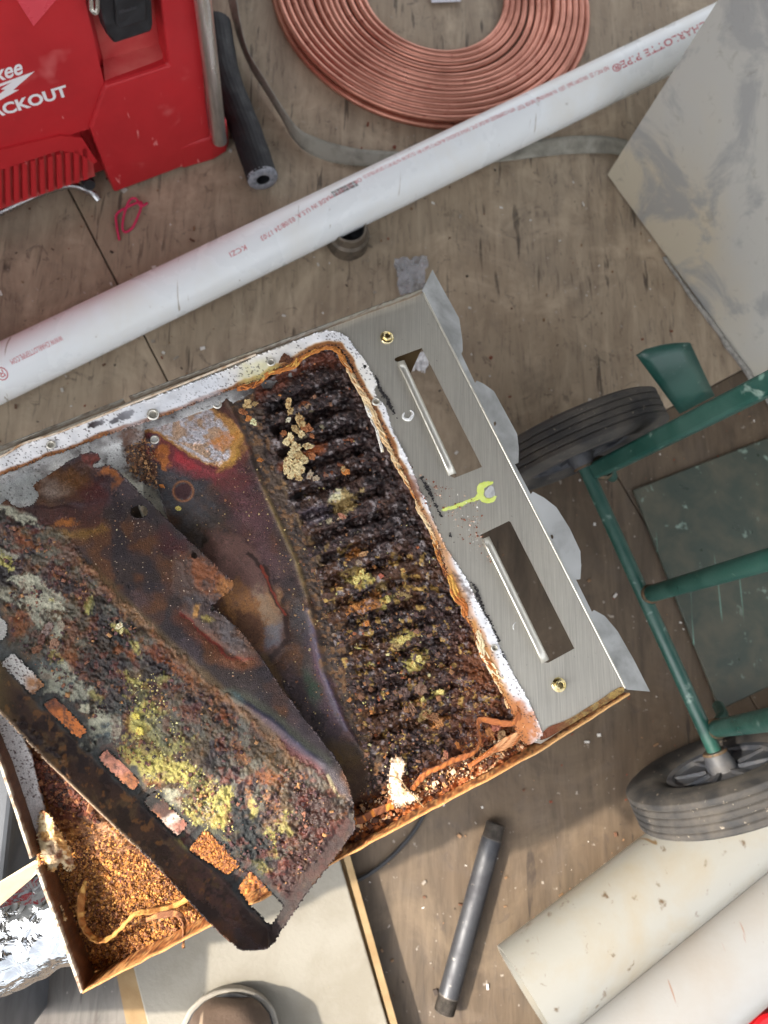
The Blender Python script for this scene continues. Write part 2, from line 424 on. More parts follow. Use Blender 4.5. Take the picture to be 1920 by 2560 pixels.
# corner foot and post
foot = MB(); fp = [(478, 332), (540, 362), (578, 345), (580, 322), (579, 395), (562, 408), (540, 410), (478, 420)]
c0 = o1+fu*.045
ring = []
for k in range(7):
    a = math.radians(-100+k*30); ring.append(c0+fu*.026*math.cos(a)*1.0+fn*(.0+.03*-math.sin(a)))
pl = [c0-fu*.07-fn*.06, c0-fu*.07+fn*.006, c0-fu*.01+fn*.010, c0+fu*.018+fn*.004, c0+fu*.032-fn*.012, c0+fu*.032-fn*.06]
if np.cross(pl[1]-pl[0], pl[2]-pl[1])[2] < 0: pl = pl[::-1]
foot.prism([up(p, .004) for p in pl], [up(p, .062) for p in pl]); of = foot.build('corner_foot', M_red, chest); bevel(of, .006, 3)
pf = MB(); pl2 = [o1+fu*.0-fn*.05, o1+fu*.0+fn*.0, o1+fu*.012-fn*.004, o1+fu*.016-fn*.05]
if np.cross(pl2[1]-pl2[0], pl2[2]-pl2[1])[2] < 0: pl2 = pl2[::-1]
pf.prism([up(p, .06) for p in pl2], [up(p, ztop) for p in pl2]); bevel(pf.build('corner_post', M_red, chest), .003, 2)
# handle rod standing in the foot
rb_ = P(549, 352, .062); 
mb = MB(); mb.tube([rb_+fz*t for t in (0, .2, .4, .72)], .0125, 20); mb.build('handle_rod', M_steel, chest, True)
# rail behind the rod
mb = MB(); r2 = rb_-fn*.035-fu*.012; mb.tube([r2+fz*t for t in (0, .3, .7)], .009, 10); mb.build('handle_rod', M_blk, chest, True)
# lower grille: upright ribs
nr = 13
for k in range(nr):
    xa = -30+k*21.5; 
    ya = 428-(xa)*.245; yb = 520-(xa)*.33
    if xa > 215: break
    facepoly('grille_rib', [(xa, ya-5), (xa+11, ya-7), (xa+14, yb-4), (xa+2, yb)], -.012, .004, M_red, chest)
facepoly('grille', [(-460, 530), (-40, 425), (150, 372), (195, 380), (232, 405), (238, 440), (150, 470), (-30, 535), (-460, 680)], -.03, -.004, M_redd, chest)
facepoly('front_panel', [(-460, 500), (-20, 380), (150, 340), (205, 345), (243, 404), (236, 410), (196, 384), (150, 376), (-20, 432), (-460, 545)], -.03, .004, M_red, chest)
# fold on the panel, top left: glossy pale facet
facepoly('handle_facet', [(42, 0), (84, 66), (140, 0), (150, -40), (30, -40)], 0, .004, surf('pale_red_plastic', (212, 72, 84), .3), chest)
# latch
lt = facepoly('latch', [(243, -60), (246, 10), (268, 88), (286, 111), (380, 80), (384, 60), (378, -60)], -.01, .016, M_blk, chest); bevel(lt, .004, 2)
l2 = facepoly('latch_pad', [(286, -40), (290, 62), (300, 74), (366, 52), (362, -40)], .016, .021, M_blk, lt); bevel(l2, .002, 2)
mb = MB(); mb.tube(spline([F(227, -60, .012), F(228, 10, .014), F(231, 28, .016), F(243, 26, .016), F(243, -50, .012)], 5), .0028, 8)
mb.build('latch_loop', M_steel, chest, True)
# lettering
def text_mesh(txt, size, shear=0., bold=0., spacing=1.):
    c = bpy.data.curves.new('t', 'FONT'); c.body = txt; c.size = size; c.shear = shear; c.offset = bold; c.space_character = spacing; c.resolution_u = 3
    o = bpy.data.objects.new('t', c); me = bpy.data.meshes.new_from_object(o)
    v = np.array([p.co[:] for p in me.vertices]); f = [tuple(p.vertices) for p in me.polygons]
    bpy.data.objects.remove(o); bpy.data.meshes.remove(me); bpy.data.curves.remove(c); return v, f
def text_on_face(txt, a, b, hgt, d, mat, par, name, shear=0., bold=0., italic=False):
    v, f = text_mesh(txt, 1., shear, bold)
    a = F(*a, d); b = F(*b, d); u = (b-a); Lw = np.linalg.norm(u); u /= Lw; n = fn; w = np.cross(n, u)
    v = v-[v[:, 0].min(), 0, 0]; sx = Lw/v[:, 0].max(); sy = hgt/.73
    V = [a+u*p[0]*sx+w*p[1]*sy for p in v]
    return obj(name, V, f, mat, par)
text_on_face('PACKOUT', (-42, 303), (172, 238), .0195, .0006, M_white, chest, 'lettering', bold=.035)
text_on_face('Milwaukee', (-150, 250), (62, 182), .025, .0006, M_white, chest, 'lettering', shear=.35, bold=.022)
facepoly('lightning_mark', [(86, 179), (32, 226), (47, 225), (-6, 254), (-40, 268), (14, 224), (2, 224), (30, 205), (-60, 240), (-150, 275), (-60, 232)], .0002, .0008, M_white, chest)
text_on_face('Milwaukee', (298, 36), (342, 21), .006, .0215, surf('dark_emboss', (62, 62, 66), .5), lt, 'lettering', shear=.3, bold=.02)
# bent chrome rail at the foot of the chest, and knob
M_chr = surf('dull_chrome', (190, 190, 190), .28, 1., second=(150, 150, 152), sc=40)
mb = MB(); mb.tube(spline([P(-120, 585, .035), P(0, 530, .035), P(90, 488, .035), P(150, 467, .035), P(190, 466, .03), P(228, 482, .016), P(246, 500, .007)], 8), .0058, 12)
mb.build('base_rail', M_chr, chest, True)
v, f = lathe(P(216, 448, .03), fn+fz*.4, [(0, .02), (.009, .02), (.011, .014), (.011, -.002), (.004, -.006), (.004, -.03), (0, -.03)], 16); obj('knob', v, f, M_blk, chest, True, sharp=40)

# ================================================================== BLACK FOAM TUBE
M_foam = surf('black_foam', (13, 14, 18), .7, second=(22, 23, 28), sc=60, bump=.0004, bump_sc=500)
M_foam2 = surf('grey_foam_cut', (150, 153, 160), .9, second=(112, 116, 124), sc=120, bump=.0006, bump_sc=400)
p1 = P(657, 447, .026); p0 = P(540, 60, .03); dr = (p1-p0); Lf = np.linalg.norm(dr); dr /= Lf
ft = thing('insulation_tube', up(p1, 0), 'black foam pipe insulation with a grey cut end, beside the red tool chest', 'insulation')
side = np.cross(fz, dr)
mb = MB(); NS = 60; NR = 40; ctr = spline([p0, p0+dr*Lf*.35-side*.012, p0+dr*Lf*.7-side*.004, p1], 14)
T = np.gradient(ctr, axis=0); V = []
for i, c in enumerate(ctr):
    t = T[i]/np.linalg.norm(T[i]); s_ = np.cross(fz, t); s_ /= np.linalg.norm(s_); u_ = np.cross(t, s_)
    for k in range(96):
        a = 2*math.pi*k/96; r = .0275+(.00025 if k % 4 < 2 else -.0001)+.0003*math.sin(i*.9+k*.3)
        V.append(c+r*(math.cos(a)*s_+math.sin(a)*u_))
m_ = len(ctr); Ff = [(i*96+k, i*96+(k+1) % 96, (i+1)*96+(k+1) % 96, (i+1)*96+k) for i in range(m_-1) for k in range(96)]
obj('foam_body', V, Ff, M_foam, ft, True)
v, f = lathe(p1, dr, [(.0278, -.004), (.0274, .001), (.0258, .003), (.0130, .0028), (.0122, .0022)], 40); obj('cut_end', v, f, M_foam2, ft, True)
v, f = lathe(p1, dr, [(.0125, .0024), (.0118, .0005), (.0114, -.05), (0, -.051)], 32); obj('bore', v, f, M_blk, ft)

# ================================================================== COPPER COIL
def copper_mat():
    m = surf('dusty_copper', (204, 142, 122), .40, .75, second=(168, 112, 94), sc=9, lo=.35, hi=.7, spots=(160, 92, 76), spot_sc=60, spot_lo=.6, spot_hi=.75, bump=.00015, bump_sc=300)
    return m
M_cu = copper_mat()
cc = P(1082, -24, .007); ro = .326; nt_ = 14; tr = .0063; ri = ro-nt_*.0131
pts = []
NN = nt_*90
for i in range(NN+1):
    a = -2*math.pi*i/90; r = ro-.0131*(i/90)+.0014*math.sin(a*3+i*.002)+.0016*math.sin(a*1.0+i*.013)+.0011*math.sin(i*.0097)
    pts.append(cc+np.array((r*math.cos(a+1.2), r*math.sin(a+1.2), .0004*math.sin(i*.05))))
coil = thing('copper_coil', up(cc, 0), 'flat spiral coil of bare copper tubing lying behind the white plastic pipe', 'copper tubing')
mb = MB(); mb.tube(pts, tr, 12); mb.build('copper_tube', M_cu, coil, True)
# second layer: outer turns on top
pts = []
for i in range(90*5+1):
    a = 2*math.pi*i/90; r = ro-.010-.0131*(i/90)
    pts.append(cc+np.array((r*math.cos(a+1.9), r*math.sin(a+1.9), .0108+.0006*math.sin(a*2))))
mb = MB(); mb.tube(pts, tr, 12); mb.build('copper_tube', M_cu, coil, True)
a_ = P(1079, 8, .001); mb = MB(); q = [P(1079, 6, .006), P(1152, 3, .006), P(1148, -60, .006), P(1072, -60, .006)]
lw = MB(); lw.prism([p-fz*.001 for p in q][::1], q); lo_ = lw.build('paper_tag', surf('white_paper', (206, 206, 214), .7)); tag(lo_, 'white paper tag inside the copper coil, cut by the top of the picture', 'tag')

# ================================================================== FLAT STRAP
M_str = surf('grey_webbing', (150, 147, 136), .85, second=(122, 119, 110), sc=30, bump=.0005, bump_sc=700)
pxs = [(572, -60, .03, .5), (583, 0, .03, .5), (600, 80, .028, .6), (625, 150, .026, .7), (665, 215, .024, .7), (705, 280, .020, .7), (745, 340, .016, .6), (800, 372, .012, .35), (880, 392, .008, .1), (980, 398, .006, 0), (1110, 397, .006, 0), (1230, 388, .006, 0), (1340, 372, .008, .15), (1440, 362, .012, .3), (1540, 366, .010, .1), (1660, 400, .008, 0)]
ctr = spline([P(x, y, z) for x, y, z, t in pxs], 8); tw = np.interp(np.arange(len(ctr))/8., range(len(pxs)), [t for *_, t in pxs])
T = np.gradient(ctr, axis=0); V = []; NC = 5
for i, c in enumerate(ctr):
    t = T[i]/np.linalg.norm(T[i]); s_ = np.cross(fz, t); s_ /= np.linalg.norm(s_); u_ = np.cross(t, s_)
    a = tw[i]*math.pi/2*1.45; d = math.cos(a)*s_+math.sin(a)*u_
    for k in range(NC):
        q = c+d*(.016*(k/(NC-1)*2-1)); q[2] = max(q[2], .0015); V.append(q)
Ff = [(i*NC+k, i*NC+k+1, (i+1)*NC+k+1, (i+1)*NC+k) for i in range(len(ctr)-1) for k in range(NC-1)]
st = obj('strap', V, Ff, M_str, smooth=True); md = st.modifiers.new('t', 'SOLIDIFY'); md.thickness = .0016
tag(st, 'long grey webbing strap curling from beside the copper coil and under the white pipe', 'strap')

# ================================================================== PINK STRING
M_pink = surf('pink_string', (206, 50, 92), .8, bump=.0004, bump_sc=1500)
mb = MB(); mb.tube(spline([P(298, 600, .003), P(291, 560, .004), P(292, 535, .005), P(318, 518, .006), P(348, 505, .007), P(354, 512, .008), P(345, 540, .008), P(330, 570, .006), P(312, 580, .005), P(306, 565, .005), P(312, 530, .008), P(325, 500, .01), P(340, 497, .012), P(352, 515, .010), P(368, 508, .005)], 8), .0021, 8)
o = mb.build('string', M_pink, None, True); tag(o, 'knotted loop of pink string on the plywood below the red tool chest', 'string')

# ================================================================== WHITE PLASTIC PIPE
M_pvc = surf('white_pvc', (240, 244, 246), .32, second=(236, 237, 234), sc=7, spots=(168, 162, 150), spot_sc=42, spot_lo=.70, spot_hi=.80, scr=((176, 170, 160), 1.2, 120, .72), bump=.00008, bump_sc=60)
M_rp = surf('red_print', (196, 74, 82), .6, second=(214, 140, 144), sc=160, lo=.5, hi=.7)
M_bp = surf('black_print', (52, 66, 62), .6, second=(90, 104, 98), sc=300)
pr = .0425; qa = P(0, 934, pr); qb = P(1648, 138, pr+.03); ax = qb-qa; Lp = np.linalg.norm(ax); ax /= Lp
qs = qa-ax*.45; ql = Lp+.45+.75
pipe = thing('plastic_pipe', up(qa+ax*.5, 0), 'long white plastic pipe with red printed lettering lying across the plywood floor', 'pipe')
v, f = lathe(qs, ax, [(pr-.005, .01), (pr-.005, 0), (pr, 0)]+[(pr, ql*k/20) for k in range(1, 21)]+[(pr-.005, ql), (pr-.005, ql-.01)], 72); obj('pipe_wall', v, f, M_pvc, pipe, True, sharp=40)
pside = np.cross(ax, fz); pside /= np.linalg.norm(pside)      # towards picture bottom
if (P(960, 1280)-qa).dot(pside) < 0: pside = -pside
pup = np.cross(pside, ax); pup = pup if pup[2] > 0 else -pup
def on_pipe(s, ang, r=pr+.00025):   # s along axis from qa, ang from top towards pside
    return qa+ax*s+r*(math.cos(ang)*pup+math.sin(ang)*pside)
def pipe_param(px, py):            # pixel -> (s, ang)
    v = RW @ np.array(((px-960)/FPX, -(py-1280)/FPX, -1.)); v /= np.linalg.norm(v)
    o = CAM-qa; d = v-ax*v.dot(ax); e = o-ax*o.dot(ax)
    a_, b_, c_ = d.dot(d), 2*d.dot(e), e.dot(e)-pr*pr; D = b_*b_-4*a_*c_; t = (-b_-math.sqrt(max(D, 0)))/(2*a_)
    p = CAM+v*t-qa; return p.dot(ax), math.atan2(p.dot(pside), p.dot(pup))
def pipe_text(txt, pa, pb, hgt, mat, bold=0., shear=0.):
    v, f = text_mesh(txt, 1., shear, bold, 1.06); v = v-[v[:, 0].min(), 0, 0]
    sa, aa = pipe_param(*pa); sb, ab = pipe_param(*pb); w = v[:, 0].max(); sy = hgt/.73
    V = []
    for p in v:
        t = p[0]/w; V.append(on_pipe(sa+(sb-sa)*t, aa+(ab-aa)*t+p[1]*sy/pr))
    return obj('lettering', V, f, mat, pipe)
pipe_text('CHARLOTTE PIPE®', (1763, 52), (1527, 166), .0135, M_rp, bold=.012)
pipe_text('NSF PVC-1 ZE  3IN DWV 2665  LSEV  IN-WARNING! NEVER TEST', (1518, 165), (1290, 268), .0085, M_rp)
pipe_text('WITH COMPRESSED AIR/GAS LPVC 12454-B SCHEDULE 40-ASTM D 2665 F 891', (1284, 268), (1040, 378), .0085, M_rp)
pipe_text('CELL CLASS 12454 · MAX TEMP 140F C.I.1. COEX DWV 0/706 OR/11CV', (1035, 380), (905, 440), .0085, M_rp)
pipe_text('OR 2E/10PT MADE IN U.S.A. 03/08/24 17:03', (900, 444), (650, 592), .0085, M_rp)
pipe_text('KCZI', (612, 612), (572, 632), .0085, M_rp)
pipe_text('WWW.CHARLOTTEPIPE.COM', (152, 838), (24, 900), .0085, M_rp)
v_, f_ = text_mesh('®', 1.); pipe_text('®', (8, 912), (-18, 928), .02, M_rp)
# black barcode-like block
mb = MB(); s0, a0 = pipe_param(886, 452); s1, a1 = pipe_param(826, 480)
for k in range(16):
    t0 = k/16; t1 = t0+random.choice((.03, .045, .05)); lo_, hi_ = (a0, a0+.13)
    mb.add([on_pipe(s0+(s1-s0)*t0, lo_), on_pipe(s0+(s1-s0)*t1, lo_), on_pipe(s0+(s1-s0)*t1, hi_), on_pipe(s0+(s1-s0)*t0, hi_)], [(0, 1, 2, 3)])
    mb.add([on_pipe(s0+(s1-s0)*t0, lo_+.16), on_pipe(s0+(s1-s0)*t1, lo_+.16), on_pipe(s0+(s1-s0)*t1, hi_+.16), on_pipe(s0+(s1-s0)*t0, hi_+.16)], [(0, 1, 2, 3)])
mb.build('date_code', M_bp, pipe)

# ================================================================== GREY CABINET
def cab_mat():
    m = newmat('muddy_grey_metal'); N, L, B = nodes(m); tc = N.new('ShaderNodeTexCoord').outputs['Object']
    n1 = noise_node(N, L, tc, 7, 7, .62, .6); n2 = noise_node(N, L, tc, 2.2, 4, .5, .3); n3 = noise_node(N, L, tc, 40, 5, .65, .8)
    c = mixc(N, L, ramp(N, L, n2.outputs[0], .42, .6).outputs[0], srgb((184, 184, 178)), srgb((192, 185, 166)))
    c = mixc(N, L, ramp(N, L, n1.outputs[0], .52, .60, (0, 0, 0, 1), (.8, .8, .8, 1)).outputs[0], c, srgb((152, 154, 154)))
    c = mixc(N, L, ramp(N, L, n3.outputs[0], .60, .72, (0, 0, 0, 1), (.35, .35, .35, 1)).outputs[0], c, srgb((122, 118, 108)))
    L.new(c, B.inputs['Base Color']); B.inputs['Roughness'].default_value = .55
    b = N.new('ShaderNodeBump'); b.inputs['Distance'].default_value = .0006; L.new(n3.outputs[0], b.inputs['Height']); L.new(b.outputs[0], B.inputs['Normal'])
    return m
ca = P(1515, 440, 0); cb = P(1872, 932, 0); cu = cb-ca; cu /= np.linalg.norm(cu); cnn = np.array((cu[1], -cu[0], 0)); cnn = cnn if cnn[0] < 0 else -cnn
cab = thing('metal_cabinet', ca+cu*.5-cnn*.25, 'large pale grey metal cabinet smeared with dry mud at the top right', 'cabinet')
mb = MB(); H_ = .72; q = [ca, ca+cu*1.1, ca+cu*1.1-cnn*.55, ca-cnn*.55]
q = q if np.cross(q[1]-q[0], q[2]-q[1])[2] > 0 else q[::-1]
mb.prism([up(p, .004) for p in q], [up(p, H_) for p in q]); o = mb.build('side_panel', cab_mat(), cab); bevel(o, .0015, 2)
# dried caulk and crumbs along the foot of the cabinet
mb = MB(); rng = random.Random(3); pts = [ca+cu*(.2+.03*k)+cnn*(.004+rng.uniform(0, .004)) for k in range(22)]
mb.tube([up(p, .003+rng.uniform(0, .002)) for p in pts], [.003+rng.uniform(-.0015, .003) for _ in pts], 7)
mb.build('caulk_bead', surf('dry_caulk', (150, 148, 142), .8, second=(110, 108, 104), sc=80), cab, True)

# ================================================================== STEEL CUP UNDER THE PIPE, PLASTIC SCRAP
cp = P(868, 608, 0)
cup = thing('steel_cup', cp, 'short round metal socket with a black mouth, half under the white pipe', 'pipe fitting')
v, f = lathe(cp, fz, [(0, .001), (.036, .001), (.038, .006), (.037, .03), (.033, .034), (.031, .05), (.028, .052), (.026, .049), (.025, .012), (0, .010)], 40)
obj('socket', v, f, surf('brown_grey_metal', (104, 94, 82), .5, .3, second=(76, 68, 60), sc=60), cup, True, sharp=30)
v, f = lathe(cp, fz, [(.026, .046), (.024, .03), (0, .028)], 32); obj('mouth', v, f, M_blk, cup, True)
def crumple(name, pxq, z, amp, mat, seed, n=26, label=None, cat=None, parent=None):
    q = [P(x, y, z) for x, y in pxq]; V = []
    for j in range(n):
        for i in range(n):
            u, v = i/(n-1), j/(n-1); p = (q[0]*(1-u)+q[1]*u)*(1-v)+(q[3]*(1-u)+q[2]*u)*v
            w, idv = worley(np.array([u*5+seed]), np.array([v*5]), seed); e = fbm(np.array([u*4.]), np.array([v*4.]), seed, 4)[0]
            p = p+fz*(amp*(w[0]*.9+e*.6))+np.array(((e-.5)*.012, (w[0]-.4)*.006, 0)); V.append(p)
    f = [(j*n+i, j*n+i+1, (j+1)*n+i+1, (j+1)*n+i) for j in range(n-1) for i in range(n-1)]
    o = obj(name, V, f, mat, parent); md = o.modifiers.new('t', 'SOLIDIFY'); md.thickness = .0004
    if label: tag(o, label, cat)
    return o
M_film = surf('clear_film', (205, 208, 216), .25, second=(150, 150, 150), sc=20); nd = M_film.node_tree.nodes['Principled BSDF']; nd.inputs['Transmission Weight'].default_value = .45; nd.inputs['Alpha'].default_value = .6
crumple('plastic_bag', [(982, 655), (1066, 645), (1062, 735), (1000, 745)], .004, .010, M_film, 3, label='crumpled clear plastic scrap just above the top corner of the rusty tray', cat='plastic scrap')
crumple('plastic_bag', [(1040, 885), (1068, 880), (1064, 935), (1030, 930)], .003, .012, surf('white_film', (226, 226, 228), .5), 8, label='small white plastic scrap seen on the floor through the upper slot of the tray', cat='plastic scrap', n=14)

# ================================================================== HAND TRUCK
def green_mat(name, a=(26, 68, 60), b=(52, 86, 77)):
    return surf(name, a, .4, second=b, sc=16, lo=.4, hi=.7, spots=(128, 148, 138), spot_sc=36, spot_lo=.64, spot_hi=.74, bump=.0003, bump_sc=250, scr=((104, 138, 126), .9, 60, .69))
M_grn = green_mat('worn_green_paint'); M_grn2 = green_mat('dusty_green_paint', (56, 66, 60), (86, 84, 72))
M_rub = surf('dusty_rubber', (30, 30, 31), .85, second=(74, 69, 63), sc=18, lo=.38, hi=.66, spots=(138, 128, 114), spot_sc=120, spot_lo=.66, spot_hi=.74, bump=.0006, bump_sc=300)
M_hub = surf('grey_wheel_hub', (50, 54, 62), .5, .1, second=(78, 78, 80), sc=30)
wR = .142
w1 = P(1462, 1168, wR); w2 = P(1787, 1880, wR); av = w2-w1; aL = np.linalg.norm(av); av /= aL
hv = np.cross(fz, av); hv /= np.linalg.norm(hv); hv = hv if hv[0] > 0 else -hv      # towards the toe plate (right)
truck = thing('hand_truck', up((w1+w2)/2, 0), 'green steel hand truck with two grey hubbed rubber wheels standing at the right', 'hand truck')
mb = MB(); mb.tube([w1-av*.02, w1+av*.1, w2-av*.1, w2+av*.02], .0105, 16); mb.build('axle', M_grn, truck, True)
for c, s in ((w1, -1), (w2, 1)):
    cw = c+av*s*.040; wd = .027
    prof = [(.080, -.020), (.089, -.026), (.102, -.031), (.121, -.031), (.133, -.0285)]
    for g in range(5):
        z_ = -.0245+g*.0102
        prof += [(.1412, z_), (.142, z_+.0012), (.142, z_+.0068), (.1412, z_+.0080)]
        if g < 4: prof += [(.1396, z_+.0086), (.1396, z_+.0094)]
    prof += [(.133, .0285), (.121, .031), (.102, .031), (.089, .026), (.080, .020)]
    v, f = lathe(cw, av*s, prof, 72); t = obj('tyre', v, f, M_rub, truck, True, sharp=30)
    rp = [(.020, -.026), (.020, -.014), (.030, -.012), (.070, -.014), (.072, -.020), (.080, -.0215), (.082, -.016), (.082, .016), (.080, .0215), (.072, .020), (.070, .014), (.030, .012), (.020, .014), (.020, .026)]
    v, f = lathe(cw, av*s, rp, 48); hub = obj('wheel_hub', v, f, M_hub, truck, True, sharp=30)
    v, f = lathe(cw-av*s*.030, av*s, [(0, -.012), (.017, -.012), (.019, 0), (.021, .006), (.021, .06), (.015, .066), (0, .066)], 24); obj('hub_boss', v, f, M_hub, hub, True, sharp=30)
    for k in range(8):
        a = k*math.pi/4; rd = math.cos(a)*hv+math.sin(a)*fz; tn = np.cross(av, rd)
        for e in (-1, 1):
            mb = MB(); mb.box(cw+rd*.048+av*e*.014, rd, tn, av, .024, .003, .0035); mb.build('spoke', M_hub, hub)
# three uprights rising from the axle
up_px = [((1500, 1172), (1945, 948), .0165), ((1622, 1486), (1945, 1392), .0125), ((1790, 1822), (1950, 1795), .0125)]
for (bx, by), (tx, ty), r in up_px:
    b0 = P(bx, by, wR+.004); 
    b1 = P(tx, ty, wR+.34)
    mb = MB()
    if r > .015:
        d = (b1-b0); d /= np.linalg.norm(d); s1 = np.cross(d, av); s1 /= np.linalg.norm(s1)
        L_ = np.linalg.norm(b1-b0)*1.2; s2 = np.cross(d, s1)
        mb.box(b0+d*L_/2, d, s1, s2, L_/2, .020, .013); o = mb.build('upright', M_grn, truck); bevel(o, .005, 3)
    else:
        d = b1-b0; mb.tube([b0-d*.02, b0+d*.5, b0+d*1.3], r, 18); mb.build('upright', M_grn, truck, True)
mb = MB(); mb.tube(spline([w1+av*.01, w1+av*.01+hv*.05-fz*.03, w1+av*.02+hv*.09-fz*.1], 5), .009, 10); mb.build('toe_bracket', M_grn, truck, True)
mb = MB(); mb.tube(spline([w2-av*.03, w2-av*.03+hv*.05-fz*.03, w2-av*.03+hv*.09-fz*.1], 5), .009, 10); mb.build('toe_bracket', M_grn, truck, True)
tq = [P(1583, 1225, .006), P(1583, 1225, .006)+hv*.42, P(1800, 1775, .006)+hv*.42, P(1800, 1775, .006)]
if np.cross(tq[1]-tq[0], tq[2]-tq[1])[2] < 0: tq = tq[::-1]
mb = MB(); mb.prism([up(p, .001) for p in tq], [up(p, .007) for p in tq]); bevel(mb.build('toe_plate', M_grn2, truck), .002, 2)
# rusty weld beads where tubes meet, and axle washers
M_weld = surf('rusty_weld', (92, 70, 48), .7, .2, second=(52, 60, 48), sc=120, bump=.0006, bump_sc=500)
for (bx, by), (tx, ty), r in up_px:
    b0 = P(bx, by, wR+.004); d = P(tx, ty, wR+.34)-b0; d /= np.linalg.norm(d)
    v, f = lathe(b0+d*.006, d, [(r*.9, -.004), (r*1.14, -.002), (r*1.2, .001), (r*1.12, .004), (r*.95, .006)], 20); obj('weld_bead', v, f, M_weld, truck, True)
for c, s in ((w1, -1), (w2, 1)):
    v, f = lathe(c+av*s*.002, av*s, [(.010, -.004), (.017, -.004), (.018, -.001), (.017, .001), (.010, .001)], 22); obj('washer', v, f, M_weld, truck, True, sharp=30)
# curved wheel guard above the upper wheel
g_px = [((1591, 889), .255), ((1614, 874), .262), ((1655, 863), .268), ((1690, 858), .270), ((1724, 857), .268)]
g_lo = [((1698, 1033), .150), ((1715, 1024), .158), ((1738, 1012), .164), ((1760, 1000), .166), ((1785, 988), .164)]
V = []; 
for j in range(7):
    t = j/6
    for (a, za), (b, zb) in zip(g_px, g_lo): V.append(P(a[0]*(1-t)+b[0]*t, a[1]*(1-t)+b[1]*t, za*(1-t)+zb*t+.012*math.sin(t*math.pi)))
Ff = [(j*5+k, j*5+k+1, (j+1)*5+k+1, (j+1)*5+k) for j in range(6) for k in range(4)]
o = obj('wheel_guard', V, Ff, M_grn, truck, True); md = o.modifiers.new('t', 'SOLIDIFY'); md.thickness = .004; md.offset = 0

# ================================================================== TWO BIG DRAIN PIPES
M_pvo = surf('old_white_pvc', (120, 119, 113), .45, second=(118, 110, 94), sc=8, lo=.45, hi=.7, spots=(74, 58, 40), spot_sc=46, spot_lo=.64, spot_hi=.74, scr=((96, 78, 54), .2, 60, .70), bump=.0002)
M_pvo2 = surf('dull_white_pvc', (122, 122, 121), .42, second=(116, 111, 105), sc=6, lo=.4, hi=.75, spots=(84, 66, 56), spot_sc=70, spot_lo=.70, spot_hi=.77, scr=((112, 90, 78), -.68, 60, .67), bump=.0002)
d0 = P(1316, 2482, .062); d1 = P(1675, 2200, .062); dd = d1-d0; dd /= np.linalg.norm(dd)
rr_ = 115*depth(d0)/FPX
rr_ = .068
d0[2] = rr_; dsd = np.cross(dd, fz); dsd = dsd if dsd[1] < 0 else -dsd
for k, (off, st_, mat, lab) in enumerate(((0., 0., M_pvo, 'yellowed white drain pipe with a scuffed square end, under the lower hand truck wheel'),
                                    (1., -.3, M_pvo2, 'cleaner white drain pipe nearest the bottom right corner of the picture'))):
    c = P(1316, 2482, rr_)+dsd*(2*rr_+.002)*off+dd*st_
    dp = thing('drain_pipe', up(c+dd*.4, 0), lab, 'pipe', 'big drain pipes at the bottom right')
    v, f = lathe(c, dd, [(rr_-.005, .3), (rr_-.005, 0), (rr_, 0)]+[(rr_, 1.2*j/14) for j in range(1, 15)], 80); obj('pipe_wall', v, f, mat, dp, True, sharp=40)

# ================================================================== THREADED STEEL NIPPLE
M_iron = surf('dark_steel_pipe', (64, 65, 68), .56, .5, second=(54, 54, 58), sc=30, spots=(120, 116, 112), spot_sc=100, spot_lo=.66, spot_hi=.75, bump=.0002)
M_thr = surf('worn_steel_thread', (104, 98, 92), .5, .5, second=(74, 70, 66), sc=80)
n0 = P(1110, 2532, .0155); n1 = P(1240, 2058, .0155); nd_ = n1-n0; nL = np.linalg.norm(nd_); nd_ /= nL; nr_ = .0155
nip = thing('steel_nipple', up((n0+n1)/2, 0), 'dark steel pipe nipple threaded at both ends, lying on the brown plywood', 'pipe')
v, f = lathe(n0, nd_, [(nr_, .024), (nr_, nL-.024)], 28); obj('barrel', v, f, M_iron, nip, True)
for s in (0, 1):
    pr_ = [(nr_-.004, .01), (nr_-.004, 0), (nr_-.0025, 0)]
    for k in range(14): pr_ += [(nr_-.0016, .0005+k*.0016), (nr_-.0004, .0013+k*.0016)]
    pr_ += [(nr_, .0242)]
    v, f = lathe(n0 if s == 0 else n1, nd_ if s == 0 else -nd_, pr_, 28); obj('thread', v, f, M_thr, nip, False)
# black cable
mb = MB(); mb.tube(spline([P(800, 2235, .008), P(868, 2212, .006), P(930, 2180, .006), P(990, 2130, .006), P(1040, 2070, .006), P(1072, 2005, .006), P(1085, 1940, .006), P(1080, 1850, .006)], 8), .0032, 10)
tag(mb.build('cable', M_blk, None, True), 'thin black cable curving out from under the rusty tray across the plywood', 'cable')

# ================================================================== BOARD AND BOOT
M_brd = surf('off_white_board', (126, 122, 112), .85, second=(118, 113, 102), sc=10, spots=(150, 134, 104), spot_sc=160, spot_lo=.74, spot_hi=.78, bump=.0008, bump_sc=160)
M_cbd = surf('brown_cardboard', (140, 118, 84), .8, second=(126, 102, 70), sc=14, bump=.0003, bump_sc=400)
bc = thing('ceiling_panel', up(P(640, 2400), 0), 'off white textured ceiling panel on brown cardboard under the boot', 'panel')
q = [P(300, 2290, .03), P(838, 2110, .03), P(1010, 2700, .03), P(420, 2760, .03)]; q = q[::-1]
mb = MB(); mb.prism([up(p, .016) for p in q], q); bevel(mb.build('board', M_brd, bc), .002, 2)
q2 = [P(262, 2290, .016), P(866, 2110, .016), P(1038, 2720, .016), P(360, 2780, .016)][::-1]
mb = MB(); mb.prism([up(p, .012) for p in q2], [up(p, .0158) for p in q2]); 
